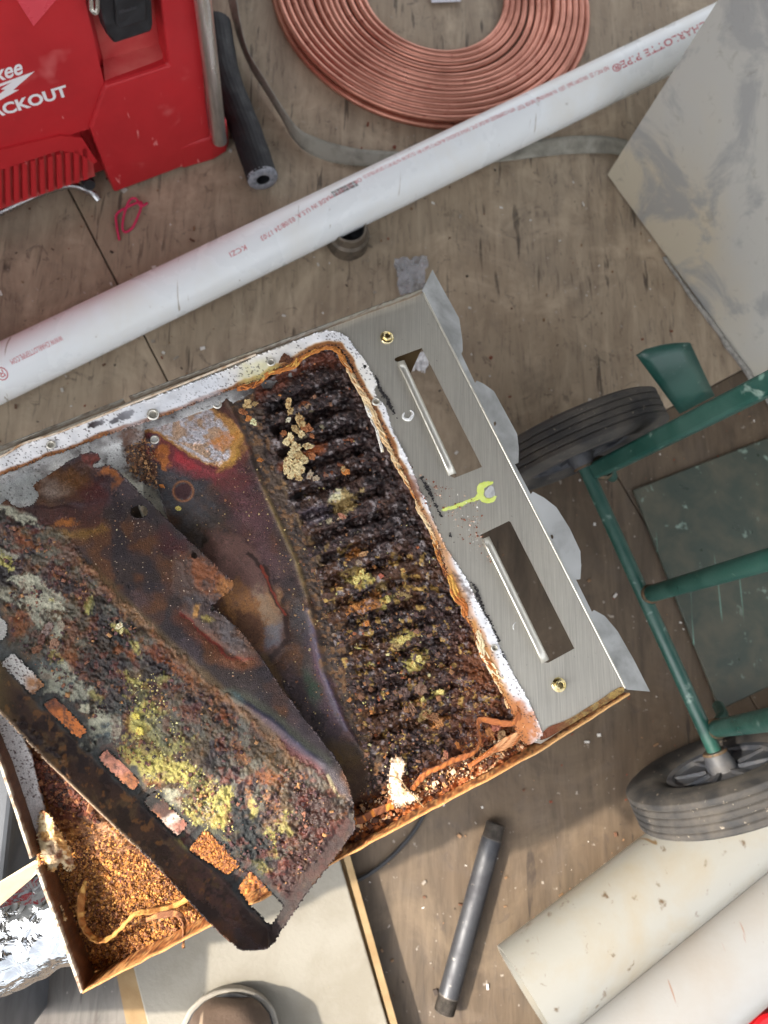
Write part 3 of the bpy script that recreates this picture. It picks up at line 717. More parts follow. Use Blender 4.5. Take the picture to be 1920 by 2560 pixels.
mb.prism([up(p, .012) for p in (q2[1], q2[2], q2[2]-np.array((.010, 0, 0)), q2[1]-np.array((.010, 0, 0)))][::1], [up(p, .034) for p in (q2[1], q2[2], q2[2]-np.array((.010, 0, 0)), q2[1]-np.array((.010, 0, 0)))])
mb.build('cardboard_sheet', M_cbd, bc)
# boot
M_lea = surf('brown_nubuck', (84, 68, 56), .75, second=(66, 53, 44), sc=18, lo=.4, hi=.7, bump=.0006, bump_sc=240, scr=((140, 122, 104), .8, 60, .68))
M_sole = surf('grey_sole_rubber', (136, 131, 122), .7, second=(124, 118, 108), sc=40, bump=.0003)
t0 = P(585, 2474, .055); bd = np.array((-.06, -1., 0)); bd /= np.linalg.norm(bd); bs = np.array((-bd[1], bd[0], 0))
bt = thing('work_boot', up(t0, .031), 'toe of a brown leather work boot with a pale grey sole, at the bottom edge', 'boot')
def halfw(s):    # sole half width against distance from the toe (0..0.3)
    return np.interp(s, [0, .004, .012, .025, .045, .08, .12, .17, .22, .27, .295, .3], [.008, .026, .042, .055, .063, .068, .064, .052, .048, .048, .034, .008])
ss = np.concatenate((np.linspace(0, .03, 9), np.linspace(.04, .3, 18)))
def outline(z, grow):
    Lf_ = [t0+bd*(s-grow*.6)+bs*(halfw(s)+grow) for s in ss]; Rt_ = [t0+bd*(s-grow*.6)-bs*(halfw(s)+grow) for s in ss[::-1]]
    return [up(p, z) for p in Lf_+Rt_]
mb = MB(); lo_, hi_ = outline(.032, -.002), outline(.058, .003)
if np.cross(hi_[1]-hi_[0], hi_[20]-hi_[1])[2] < 0: lo_, hi_ = lo_[::-1], hi_[::-1]
mb.prism(lo_, hi_); bevel(mb.build('sole', M_sole, bt, True, sharp=40), .003, 2)
mb = MB(); lo_, hi_ = outline(.0585, -.003), outline(.064, -.0025)
if np.cross(hi_[1]-hi_[0], hi_[20]-hi_[1])[2] < 0: lo_, hi_ = lo_[::-1], hi_[::-1]
mb.prism(lo_, hi_); mb.build('welt', M_blk, bt)
V = []; NA = 28; prof_s = np.concatenate((np.linspace(.006, .04, 10), np.linspace(.05, .29, 18)))
for s in prof_s:
    w = halfw(s)-.005; hh = np.interp(s, [0, .01, .03, .06, .10, .15, .2, .25, .3], [.012, .030, .050, .062, .070, .10, .20, .24, .24]) 
    for k in range(NA):
        a = math.pi*k/(NA-1); V.append(t0+bd*s+bs*w*np.sign(math.cos(a))*abs(math.cos(a))**.8+fz*(.062-.055+hh*math.sin(a)**.8+.0012*math.sin(s*160+k*.5)))
n_ = len(prof_s); Ff = [(i*NA+k, (i+1)*NA+k, (i+1)*NA+k+1, i*NA+k+1) for i in range(n_-1) for k in range(NA-1)]+[tuple(range(NA))]
obj('upper', V, Ff, M_lea, bt, True)
mb = MB(); mb.tube([t0+bd*(.045+.002*math.sin(a))+bs*(halfw(.045)-.006)*math.cos(a)+fz*(.008+.058*math.sin(a)) for a in np.linspace(.02, math.pi-.02, 30)], .0016, 6); mb.build('toe_seam', M_lea, bt, True)

# ================================================================== LOWER LEFT CORNER: foil duct, cartons, grey case
def foil_mat():
    m = newmat('foil'); N, L, B = nodes(m); tc = N.new('ShaderNodeTexCoord').outputs['Object']
    n = noise_node(N, L, tc, 60, 3, .5, 1.); B.inputs['Metallic'].default_value = 1.; B.inputs['Base Color'].default_value = (.52, .54, .56, 1); B.inputs['Roughness'].default_value = .16
    b = N.new('ShaderNodeBump'); b.inputs['Distance'].default_value = .003; L.new(n.outputs[0], b.inputs['Height']); L.new(b.outputs[0], B.inputs['Normal']); return m
M_foil = foil_mat()
f0 = P(-170, 2430, .30); f1 = P(200, 2270, .30); fd_ = f1-f0; fd_ /= np.linalg.norm(fd_); fr = .052
NSx, NA = 110, 110; V = []
sxx = np.cross(fz, fd_); sxx /= np.linalg.norm(sxx); uxx = np.cross(fd_, sxx)
ii, kk = np.meshgrid(np.arange(NSx), np.arange(NA), indexing='ij')
w1_, id1 = worley(ii/9., kk/9., 4); w2_, id2 = worley(ii/4.+3, kk/4., 9)
rr2 = fr*(1-.09*(w1_)-.05*w2_+.03*np.sin(ii*.25))
for i in range(NSx):
    for k in range(NA):
        a = 2*math.pi*k/NA; V.append(f0+fd_*(.42*i/NSx-.05)+rr2[i, k]*(math.cos(a)*sxx+math.sin(a)*uxx*.8))
Ff = [(i*NA+k, i*NA+(k+1) % NA, (i+1)*NA+(k+1) % NA, (i+1)*NA+k) for i in range(NSx-1) for k in range(NA)]
o = obj('foil_duct', V, Ff, M_foil, None, True, sharp=12); tag(o, 'crumpled shiny foil duct at the left edge, below the carton flap', 'duct')
# stack that carries the duct and the case
mb = MB(); c = P(-120, 2150, .235); mb.box((c[0]-.10, c[1]-.02, .118), (1, 0, 0), (0, 1, 0), (0, 0, 1), .16, .22, .117)
crate = mb.build('grey_case', surf('slate_plastic', (74, 78, 84), .5, second=(58, 62, 68), sc=12)); bevel(crate, .008, 3)
tag(crate, 'slate grey plastic case at the left edge under the foil duct', 'case')
ZT = .5
# carton that carries the tray
mb = MB(); ctop = [P(60, 1560, ZT-.032), P(560, 1370, ZT-.032), P(800, 1830, ZT-.032), P(300, 2080, ZT-.032)][::-1]
carton = thing('cardboard_carton', up(sum(ctop)/4, 0), 'brown cardboard carton under the rusty tray, one pale flap sticking out at the left', 'carton')
mb.prism([up(p, 0.002) for p in ctop], [up(p, ZT-.033) for p in ctop]); mb.build('carton_body', M_cbd, carton)
mb = MB(); q = [P(-30, 2222, .46), P(87, 2151, .462), P(103, 2152, .462), P(98, 2178, .455), P(75, 2200, .45), P(-30, 2290, .44)]
V = [p for p in q]; inner = [P(200, 2000, ZT-.036), P(60, 1900, ZT-.036)]
mb.prism([p-fz*.003 for p in [q[5], q[4], q[3], q[2], q[1], q[0]]], [q[5], q[4], q[3], q[2], q[1], q[0]])
mb.prism([p-fz*.003 for p in (q[3], P(330, 2040, ZT-.036), P(200, 1900, ZT-.036), q[1])], [q[3], P(330, 2040, ZT-.036), P(200, 1900, ZT-.036), q[1]])
mb.build('carton_flap', surf('pale_cardboard', (206, 190, 158), .8, second=(190, 172, 138), sc=20), carton)
# red lid in the bottom right corner
rc = P(1935, 2600, .05); v, f = lathe(up(rc, 0), fz, [(0, .05), (.030, .05), (.034, .046), (.034, .001), (0, .001)], 40)
o = obj('red_cap', v, f, surf('deep_red_plastic', (150, 10, 18), .35), None, True, sharp=30); tag(o, 'dark red round cap in the bottom right corner', 'cap')

# crumbs of debris on the plywood
M_crumb = vcol('floor_crumb', .7)
mb = MB(); rng = random.Random(11)
cols = [(190, 184, 176), (150, 140, 128), (96, 66, 48), (60, 50, 44), (210, 206, 200), (128, 98, 70), (120, 60, 40)]
for k in range(1100):
    px, py = rng.uniform(-60, 1980), rng.uniform(300, 2600); p = P(px, py, .001); s = rng.choice((.0007, .001, .0013, .0018, .0026)) * rng.uniform(.6, 1.2)
    a = rng.uniform(0, 6.28); u = np.array((math.cos(a), math.sin(a), rng.uniform(-.2, .2))); w = np.cross(fz, u)
    mb.box(p+fz*s*.4, u, w, fz, s*rng.uniform(.6, 1.8), s*rng.uniform(.4, 1), s*.4, lin(*rng.choice(cols)))
tag(mb.build('floor_debris', M_crumb, None), 'pale and brown crumbs scattered over the plywood floor', 'debris', kind='stuff')

# ================================================================== THE RUSTED BURNER TRAY
def grid_surface(name, quad, nu, nv, outer, holes, height, paint, mat, parent, solid=0., z0=0.):
    q = np.asarray(quad, float); u, v = np.meshgrid(np.linspace(0, 1, nu), np.linspace(0, 1, nv))
    x = (q[0][0]*(1-u)+q[1][0]*u)*(1-v)+(q[3][0]*(1-u)+q[2][0]*u)*v
    y = (q[0][1]*(1-u)+q[1][1]*u)*(1-v)+(q[3][1]*(1-u)+q[2][1]*u)*v
    cell = max(np.hypot(*(q[1]-q[0]))/nu, np.hypot(*(q[3]-q[0]))/nv)
    def S(x, y):
        d = sdf(x, y, outer)
        for h in holes: d = np.minimum(d, -sdf(x, y, h))
        return d
    d = S(x, y)
    for _ in range(4):
        m = (np.abs(d) < cell*.95)
        e = .5; gx = (S(x[m]+e, y[m])-S(x[m]-e, y[m]))/(2*e); gy = (S(x[m], y[m]+e)-S(x[m], y[m]-e))/(2*e)
        gl = np.maximum(gx*gx+gy*gy, .2); x[m] -= d[m]*gx/gl; y[m] -= d[m]*gy/gl
        d[m] = S(x[m], y[m])
    ok = d > -cell*.15
    I = np.arange(nu*nv).reshape(nv, nu)
    f = np.stack((I[:-1, :-1], I[1:, :-1], I[1:, 1:], I[:-1, 1:]), -1).reshape(-1, 4)
    f = f[ok.ravel()[f].all(1)]
    T3 = []
    c4 = np.stack((I[:-1, :-1], I[1:, :-1], I[1:, 1:], I[:-1, 1:]), -1).reshape(-1, 4); o4 = ok.ravel()[c4]; q3 = c4[o4.sum(1) == 3]; w3 = o4[o4.sum(1) == 3]
    for r_, m_ in zip(q3.tolist(), w3.tolist()): T3.append([v_ for v_, k_ in zip(r_, m_) if k_])
    T3 = np.array(T3, int).reshape(-1, 3); used = np.unique(np.concatenate((f.ravel(), T3.ravel()))); mp = np.full(nu*nv, -1); mp[used] = np.arange(len(used))
    x = x.ravel()[used]; y = y.ravel()[used]; f = mp[f].tolist()+mp[T3].tolist()
    p = paint(x, y); h = height(x, y, p)
    V = PA(x, y, z0+h)
    o = obj(name, V, f, mat, parent, True, cols=p.c, attr={'metal': p.m, 'rough': np.clip(p.r, .05, 1)})
    nz = sum(pl.normal.z for pl in o.data.polygons[:200])
    if nz < 0: o.data.flip_normals()
    if solid:
        md = o.modifiers.new('thickness', 'SOLIDIFY'); md.thickness = solid; md.offset = -1
    return o
from mathutils.geometry import tessellate_polygon
def flat_sheet(name, outer, holes, zf, th, mat, parent):
    """thin flat sheet with holes; zf: height or function(px,py)"""
    zz = zf if callable(zf) else (lambda x, y: zf)
    loops = [outer]+holes
    L3 = [[Vector((x, y, 0)) for x, y in l] for l in loops]
    tri = tessellate_polygon(L3); pts = [p for l in loops for p in l]; n = len(pts)
    top = [P(x, y, zz(x, y)) for x, y in pts]; bot = [p-np.array((0, 0, th)) for p in top]
    F_ = []
    for t in tri:
        a, b, c = t; nn = np.cross(top[b]-top[a], top[c]-top[a])[2]
        if nn < 0: t = (a, c, b)
        F_.append(tuple(t)); F_.append(tuple(n+i for i in reversed(t)))
    b0 = 0
    for l in loops:
        m = len(l)
        for i in range(m): F_.append((b0+i, b0+(i+1) % m, n+b0+(i+1) % m, n+b0+i))
        b0 += m
    o = obj(name, top+bot, F_, mat, parent)
    bm = bmesh.new(); bm.from_mesh(o.data); bmesh.ops.recalc_face_normals(bm, faces=bm.faces); bm.to_mesh(o.data); bm.free()
    return o

def brushed_mat():
    m = newmat('brushed_galvanised_steel'); N, L, B = nodes(m); tc = N.new('ShaderNodeTexCoord').outputs['Object']
    a = P(1060, 735, .5); b = P(1560, 1710, .5); rot = math.atan2((b-a)[0], -(b-a)[1])
    mp = N.new('ShaderNodeMapping'); mp.inputs['Rotation'].default_value = (0, 0, -rot); mp.inputs['Scale'].default_value = (1, .02, 1); L.new(tc, mp.inputs[0])
    mp2 = N.new('ShaderNodeMapping'); mp2.inputs['Rotation'].default_value = (0, 0, -rot); L.new(tc, mp2.inputs[0])
    n1 = noise_node(N, L, mp.outputs[0], 900, 4, .6); n2 = noise_node(N, L, tc, 16, 5, .6, .4); n3 = noise_node(N, L, tc, 260, 3, .5)
    c = mixc(N, L, ramp(N, L, n1.outputs[0], .3, .7).outputs[0], srgb((186, 182, 172)), srgb((214, 210, 199)))
    c = mixc(N, L, ramp(N, L, n2.outputs[0], .45, .7, (0, 0, 0, 1), (.4, .4, .4, 1)).outputs[0], c, srgb((176, 170, 156)))
    c = mixc(N, L, ramp(N, L, n3.outputs[0], .70, .76, (0, 0, 0, 1), (.4, .4, .4, 1)).outputs[0], c, srgb((112, 104, 94)))
    L.new(c, B.inputs['Base Color']); B.inputs['Metallic'].default_value = .72
    mr = N.new('ShaderNodeMapRange'); L.new(n2.outputs[0], mr.inputs[0]); mr.inputs[1].default_value = .3; mr.inputs[2].default_value = .7; mr.inputs[3].default_value = .30; mr.inputs[4].default_value = .46
    L.new(mr.outputs[0], B.inputs['Roughness'])
    b_ = N.new('ShaderNodeBump'); b_.inputs['Distance'].default_value = .00005; L.new(n1.outputs[0], b_.inputs['Height']); L.new(b_.outputs[0], B.inputs['Normal'])
    return m
M_gal = brushed_mat()
M_gal2 = surf('smooth_galvanised_steel', (150, 150, 148), .42, .85, second=(128, 128, 125), sc=22, rvar=.1, bump=.00005, bump_sc=200)
M_rust = attrmat('rust_crust', .0007, 900, .42, .35)
M_wet = attrmat('wet_scale', .0007, 900, .45, .34, .0)
M_tint = attrmat('heat_tinted_steel', .00012, 500, .18, .5)
M_enam = attrmat('white_enamel', .0002, 300, .05, .5)
M_brass = surf('yellow_zinc', (204, 190, 150), .25, 1., second=(190, 170, 110), sc=200)

tray = thing('burner_tray', up(P(800, 1500), ZT-.032), 'badly rusted furnace burner tray of galvanised steel with louvres and a white rim', 'furnace part')

slots = [[(-60, 1520), (-30, 1505), (18, 1560), (18, 1588), (0, 1606), (-20, 1590)], [(2, 1655), (28, 1634), (38, 1634), (110, 1708), (110, 1716), (86, 1738), (78, 1736), (4, 1664)], [(110, 1760), (134, 1743), (142, 1745), (216, 1822), (216, 1832), (200, 1846), (190, 1844), (112, 1770)], [(246, 1894), (264, 1874), (272, 1875), (349, 1950), (348, 1958), (333, 1977), (325, 1976), (250, 1903)], [(360, 2003), (381, 1980), (390, 1980), (467, 2056), (467, 2064), (449, 2090), (440, 2090), (362, 2012)], [(474, 2120), (508, 2077), (520, 2075), (598, 2158), (598, 2166), (572, 2186), (562, 2186), (476, 2128)], [(594, 2222), (620, 2180), (630, 2180), (706, 2258), (709, 2268), (682, 2310), (670, 2310), (640, 2280), (622, 2262)]]
TR_, BR_, BL_ = (1060, 733), (1563, 1722), (205, 2480)
ENI = [(-160, 1262), (-100, 1236), (0, 1187), (60, 1165), (116, 1140), (162, 1128), (249, 1092), (336, 1063), (420, 1035), (500, 1003), (560, 980), (610, 960), (650, 948), (680, 925), (720, 910), (750, 888), (790, 870), (820, 862), (850, 866), (876, 900), (896, 950), (925, 1000), (945, 1040), (965, 1080), (995, 1150), (1020, 1200), (1050, 1270), (1075, 1310), (1105, 1380), (1120, 1430), (1150, 1500), (1180, 1560), (1215, 1640), (1250, 1720), (1285, 1790), (1292, 1832)]
ENO = [(1320, 1868), (1358, 1836), (1325, 1760), (1280, 1680), (1246, 1612), (1225, 1560), (1190, 1500), (1168, 1452), (1148, 1420), (1115, 1370), (1082, 1300), (1062, 1246), (1048, 1225), (1040, 1198), (1010, 1130), (982, 1080), (962, 1014), (940, 992), (934, 975), (944, 962), (928, 930), (908, 895), (886, 870), (868, 842), (845, 830), (820, 826), (780, 836), (700, 868), (640, 890), (600, 912), (500, 950), (340, 1010), (250, 1040), (150, 1082), (60, 1112), (0, 1138), (-160, 1205)]
ENI_r, ENO_r = np.array(ENI), np.array(ENO)

# ---- base plate with two slots
slot1 = [(986, 897), (990, 893), (1055, 869), (1206, 1167), (1136, 1195), (1125, 1190), (1128, 1178), (1008, 915), (998, 905), (988, 903)]
slot2 = [(1200, 1340), (1203, 1336), (1273, 1302), (1277, 1304), (1437, 1621), (1371, 1657), (1361, 1656), (1358, 1645), (1232, 1362), (1215, 1348), (1202, 1345)]
mid = [tuple(p) for p in (ENI_r[8:]*.5+np.array([ENO_r[np.argmin(np.hypot(*(ENO_r-q).T))] for q in ENI_r[8:]])*.5)]
plate_out = [(-170, 1196), (0, 1128), (500, 940), (1053, 728), (1058, 732), (1563, 1720), (1558, 1736), (1345, 1862)]
plate_poly = [(-170, 1196), (0, 1126), (500, 938), (1058, 732), (1563, 1720), (1352, 1860)]+mid[::-1]+[(-170, 1232)]
flat_sheet('base_plate', plate_poly, [slot1, slot2], ZT, .0012, M_gal, tray)
# rounded pressed lips along the slots
for (ax_, ay_), (bx_, by_) in (((998, 906), (1128, 1188)), ((1210, 1347), (1360, 1655))):
    a = P(ax_, ay_, ZT-.0015); b = P(bx_, by_, ZT-.0015); 
    d = (b-a)/np.linalg.norm(b-a); s_ = np.cross(d, fz); s_ = s_ if s_[0] > 0 else -s_
    V = []; NL, NK = 14, 9
    for i in range(NL):
        for k in range(NK):
            an = -.35+k/(NK-1)*2.2; r = .0052; e = math.sin(min(1, i/2)*math.pi/2)*math.sin(min(1, (NL-1-i)/2)*math.pi/2)
            V.append(a+(b-a)*i/(NL-1)+s_*(r*math.sin(an)*1.2-.001)+fz*(r*math.cos(an)-.0012)*(.4+.6*e))
    Ff = [(i*NK+k, i*NK+k+1, (i+1)*NK+k+1, (i+1)*NK+k) for i in range(NL-1) for k in range(NK-1)]
    o = obj('slot_lip', V, Ff, M_gal, tray, True); md = o.modifiers.new('t', 'SOLIDIFY'); md.thickness = .0009; md.offset = -1
# ---- right flange with tabs, folded away along the fold line
fold = [(1058, 732), (1563, 1720)]
def foldd(x, y):
    (ax_, ay_), (bx_, by_) = fold; return ((x-ax_)*(by_-ay_)-(y-ay_)*(bx_-ax_))/math.hypot(bx_-ax_, by_-ay_)
fl = [(1058, 732), (1055, 727), (1081, 674), (1148, 796), (1156, 850), (1157, 877), (1153, 884), (1188, 958), (1191, 951), (1210, 960), (1235, 978), (1293, 1085), (1297, 1120), (1296, 1157), (1287, 1160), (1327, 1236), (1332, 1229), (1360, 1244), (1391, 1268), (1425, 1322), (1451, 1378), (1453, 1415), (1451, 1448), (1440, 1449), (1480, 1530), (1485, 1525), (1512, 1540), (1544, 1578), (1585, 1650), (1625, 1729), (1568, 1724), (1563, 1720)]
def zfl(x, y):
    d = max(foldd(x, y), 0)
    return ZT+.0008-d*.00022
o = flat_sheet('tab_flange', fl, [[(1234, 1056), (1238, 1053), (1241, 1058), (1239, 1065), (1235, 1064)], [(1376, 1338), (1381, 1336), (1384, 1342), (1382, 1348), (1378, 1346)]], zfl, .0010, M_gal2, tray)
mb = MB(); a = P(1058, 732, ZT-.0003); b = P(1563, 1720, ZT-.0003); mb.tube([a, a*.5+b*.5, b], .0011, 10); mb.build('fold_bead', M_gal, tray, True)

# ---- rims: side walls of the tray
def rim(name, pts, ztop, depth_, paint, n=160, th=.0014, wob=.0004, seed=0):
    pts = np.asarray(pts, float); L_ = np.concatenate(([0], np.cumsum(np.hypot(*np.diff(pts, axis=0).T)))); L_ /= L_[-1]
    t = np.linspace(0, 1, n); x = np.interp(t, L_, pts[:, 0]); y = np.interp(t, L_, pts[:, 1])
    top = PA(x, y, ztop); tan = np.gradient(top, axis=0); tan /= np.linalg.norm(tan, axis=1)[:, None]
    nn = np.cross(tan, fz); c = P(700, 1500, ztop)
    if np.dot(nn[n//2], c-top[n//2]) < 0: nn = -nn          # inward
    rows = []; hs = [(-th/2, -depth_), (-th/2, -.001), (-th/2*.6, 0), (th/2*.6, 0), (th/2, -.001)]+[(th/2, -depth_*k/6) for k in range(1, 7)]
    w = (fbm(t*40, t*0+seed, seed, 4)-.5)*2
    for ofs, dz in hs:
        q = top+nn*(ofs+(w*wob)[:, None]); q[:, 2] = ztop+dz+w*wob*.6*(dz > -.002); rows.append(q)
    V = np.concatenate(rows); R = len(rows)
    Ff = [(r*n+i, r*n+i+1, (r+1)*n+i+1, (r+1)*n+i) for r in range(R-1) for i in range(n-1)]
    X = np.tile(x, R); Y = np.tile(y, R); H = np.repeat([h for _, h in hs], n); IN = np.repeat([o_ > 0 for o_, _ in hs], n)
    p = Paint(X, Y+H*3000, (150, 146, 138), .4); paint(p, H, IN, t=np.tile(t, R))
    return obj(name, V, Ff, M_rust if seed else M_tint, tray, True, cols=p.c, attr={'metal': p.m, 'rough': p.r}, sharp=30)
def paint_top(p, H, IN, t):
    p.mix(np.ones_like(H), (172, 168, 158), .32, .85)
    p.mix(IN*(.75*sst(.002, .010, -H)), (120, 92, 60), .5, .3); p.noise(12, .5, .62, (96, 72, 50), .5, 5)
def paint_bot(p, H, IN, t):
    p.mix(np.ones_like(H), (176, 112, 62), .7, 0); p.noise(14, .42, .6, (204, 156, 100), .9, 3); p.noise(9, .52, .62, (110, 56, 30), .9, 8); p.noise(5, .6, .7, (58, 34, 26), .8, 12)
    p.mix(~IN*1., (150, 104, 64)); p.mix((t > .80)*.8*(H > -.004), (196, 170, 120), .5, .2); p.mix((np.abs(H) < .0012)*.6, (206, 150, 92))
def paint_left(p, H, IN, t):
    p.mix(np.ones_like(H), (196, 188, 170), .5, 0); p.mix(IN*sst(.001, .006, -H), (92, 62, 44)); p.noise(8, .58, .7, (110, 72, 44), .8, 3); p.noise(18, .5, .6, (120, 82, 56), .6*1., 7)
rim('rim', [(1056, 722), (500, 925), (322, 991)], ZT+.010, .0102, paint_top, 120)
rim('rim', [(308, 997), (0, 1116), (-170, 1182)], ZT+.010, .0102, paint_top, 60)
rim('rim', [(205, 2482), (530, 2312), (885, 2130), (1340, 1884), (1575, 1735)], ZT+.008, .038, paint_bot, 240, .0020, .0009, 3)
rim('rim', [(205, 2482), (150, 2330), (92, 2172)], ZT+.008, .038, paint_left, 70, .0030, .0004, 5)
rim('rim', [(78, 2146), (0, 1908), (-150, 1560)], ZT+.008, .038, paint_left, 70, .0030, .0004, 6)
# grey tape-like sheet edge along the upper rim (second fold)
mb = MB(); mb.tube(spline([P(-160, 1205, ZT+.003), P(0, 1142, ZT+.003), P(60, 1108, ZT+.004), P(160, 1076, ZT+.003), P(330, 1008, ZT+.003), P(480, 950, ZT+.003), P(640, 886, ZT+.003)], 8), .0012, 8)
mb.build('rim_bead', surf('stained_bead', (196, 180, 160), .6, second=(150, 116, 84), sc=120), tray, True)

# ---- enamelled white rim sheet
def paint_en(x, y):
    p = Paint(x, y, (222, 221, 222), .35)
    p.noise(60, .5, .7, (204, 204, 206), .8, 3)
    p.poly([(560, 900), (700, 850), (960, 900), (960, 1010), (600, 1010)], (226, 220, 208), .6, 20)
    # rust creeping from the inner edge
    d = np.abs(sdf(x, y, ENI+[(1292, 2200), (-160, 2200)])); n = fbm(x/30, y/30, 8, 4)
    k = sst(700, 1000, x)
    p.mix((1-sst(2, 9, d-n*9))*sst(520, 640, x)*.9, (206, 160, 92)); p.mix((1-sst(1, 7, d-n*9)), (134, 84, 44), .6)
    p.mix((1-sst(3, 14, d-n*20))*sst(1150, 1400, y)*.75, (196, 138, 76)); p.mix((1-sst(10, 30, d-n*30))*sst(1700, 1820, y), (150, 84, 44))
    p.poly([(610, 905), (680, 900), (700, 925), (640, 950), (600, 960)], (214, 206, 130), .5, 12)
    # rusty corner
    p.poly([(1270, 1740), (1330, 1770), (1360, 1840), (1300, 1880), (1270, 1830)], (178, 112, 62), .95, 12, 16, 14, rough=.7)
    p.poly([(1010, 1180), (1040, 1200), (1062, 1246), (1030, 1262), (990, 1200)], (122, 72, 48), .8, 8, 14, 18, rough=.7)
    p.poly([(1150, 1440), (1180, 1490), (1172, 1500), (1130, 1430)], (84, 62, 52), .8, 6, 12, 16, rough=.7)
    # soot specks
    w, idv = worley(x/7.5, y/7.5, 2); dens = fbm(x/70, y/70, 44, 3)
    near = 1-sst(20, 90, np.abs((x-300)*.36+(y-1080)*.93))
    p.mix((w < .10+.16*idv*(dens > .42))*(idv > .72-.22*near)*.9, (58, 44, 42), .7)
    w, idv = worley(x/4, y/4, 6); p.mix((w < .22)*(idv > .86)*(dens > .45)*.85, (52, 40, 38), .7)
    # scuffed ruffled strip on the right
    m = sst(1260, 1300, y)*(1-sst(1400, 1450, y)); p.mix(fbm(x/6, y/22, 5, 3)*m*.35, (170, 168, 170))
    for (a, b, r, kx) in ((240, 1058, 12, 1.8), (314, 1036, 14, 1.6), (286, 1050, 9, 1.4), (235, 1066, 6, 1)): p.blob(a, b, r*kx, r*.7, -20, (52, 40, 40), 1, .2, 1., .7, rough=.8)
    p.noise(160, .55, .75, (206, 210, 218), .4, 31)
    return p
def h_en(x, y, p):
    d = sdf(x, y, ENI+[(1292, 2200), (-160, 2200)])
    w = (fbm(x/40, y/40, 3, 4)-.5)*.0022+(fbm(x/9, y/9, 4, 3)-.5)*.0007*sst(900, 1000, x)
    w += sst(900, 960, x)*sst(1160, 1000, y)*0+ (fbm(x/16, y/16, 77, 3)-.5)*.003*sst(950, 990, x)*(1-sst(1180, 1240, y))
    return .0016+w
en_poly = ENI+ENO
eh = lambda cx, cy, r: [(cx+r*math.cos(a), cy+r*.9*math.sin(a)) for a in np.linspace(0, 2*math.pi, 13)[:-1]]
ez = dict(zip('abcdef', [(127, 1112, 9), (382, 1036, 12), (677, 905, 9), (940, 1004, 9), (1236, 1620, 7.5), (20, 1177, 10)]))
grid_surface('enamel_rim', [(-170, 1180), (1080, 700), (1480, 1800), (230, 2280)], 560, 480, en_poly, [eh(*ez['d']), eh(*ez['e'])], h_en, paint_en, M_enam, tray, .0012, ZT)
# eyelets pressed into the rim
for key in 'abcde':
    cx, cy, r = ez[key]; c = P(cx, cy, ZT+.003); s = r*.7/FPX
    v, f = lathe(c, fz, [(s*.75, -.004), (s*.75, .0002), (s*.9, .0010), (s*1.15, .0008), (s*1.3, -.0005)], 24); o = obj('eyelet', v, f, M_gal, tray, True)
    if key in 'abc':
        v, f = lathe(c-fz*.0012, fz, [(s*.8, 0), (0, .0001)], 20); obj('eyelet_floor', v, f, M_gal, o)
# bolts
def bolt(px, py, s=1.):
    c = P(px, py, ZT); hb = thing_part = obj('bolt', *lathe(c, fz, [(0, .0002), (.0068*s, .0002), (.0070*s, .0009), (.0062*s, .0016), (0, .0018)], 30), M_brass, tray, True, sharp=40)
    V = []; r = .0050*s
    for z, k in ((.0016, 1.), (.0050, 1.), (.0056, .88)):
        for i in range(6): a = i*math.pi/3+.4; V.append(c+np.array((r*k*math.cos(a), r*k*math.sin(a), z)))
    for i in range(6): a = i*math.pi/3+.4; V.append(c+np.array((r*.72*math.cos(a), r*.72*math.sin(a), .0056)))
    for i in range(6): a = i*math.pi/3+.4; V.append(c+np.array((r*.62*math.cos(a), r*.62*math.sin(a), .0047)))
    F_ = []
    for j in range(4):
        for i in range(6): F_.append((j*6+i, j*6+(i+1) % 6, (j+1)*6+(i+1) % 6, (j+1)*6+i))
    F_.append(tuple(range(24, 30))); h = obj('hex_head', V, F_, M_brass, hb); bevel(h, .0002, 1)
bolt(967, 844); bolt(1397, 1712)
stp = [(1348, 1858), (1352, 1836), (1372, 1816), (1404, 1806), (1436, 1790), (1470, 1768), (1500, 1750), (1530, 1728), (1556, 1714), (1562, 1724), (1557, 1735), (1450, 1798)]
def paint_stain(x, y):
    p = Paint(x, y, (150, 128, 84), .5); p.noise(26, .42, .6, (176, 146, 84), .9, 3); p.noise(12, .5, .66, (128, 84, 46), .8, 5); p.noise(6, .6, .68, (84, 50, 34), .6, 7); p.mix(sst(1440, 1380, x), (118, 66, 40)); p.c *= .8; return p
grid_surface('rust_stain', [(1330, 1850), (1540, 1690), (1580, 1740), (1360, 1880)], 150, 60, chaikin(stp, 2), [], lambda x, y, p: .0003+.0008*sst(1440, 1370, x)*fbm(x/6, y/6, 4, 3), paint_stain, M_rust, tray, 0, ZT+.0002)
# paint mark, glue rings and black char on the plate
M_mark = surf('yellow_green_paint', (196, 206, 116), .6, second=(182, 196, 80), sc=120)
M_markg = surf('grey_paint', (168, 168, 166), .6, second=(140, 140, 140), sc=200)
def decal(name, pts, mat, z=.0001, th=.0002, par=tray, rough_=4, seed=1):
    r = random.Random(seed); q = chaikin(pts, 2); q = [(x+r.uniform(-1, 1)*rough_*.5, y+r.uniform(-1, 1)*rough_*.5) for x, y in q]
    return flat_sheet(name, q, [], ZT+z+th, th, mat, par)
decal('paint_mark', [(1102, 1273), (1116, 1268), (1130, 1266), (1142, 1258), (1156, 1257), (1170, 1249), (1186, 1243), (1194, 1232), (1192, 1216), (1198, 1209), (1212, 1203), (1226, 1203), (1234, 1206), (1228, 1213), (1216, 1216), (1208, 1228), (1210, 1244), (1226, 1248), (1238, 1238), (1244, 1242), (1236, 1254), (1218, 1259), (1206, 1253), (1194, 1249), (1180, 1255), (1168, 1258), (1158, 1266), (1142, 1268), (1132, 1274), (1118, 1275), (1106, 1279)], M_mark)
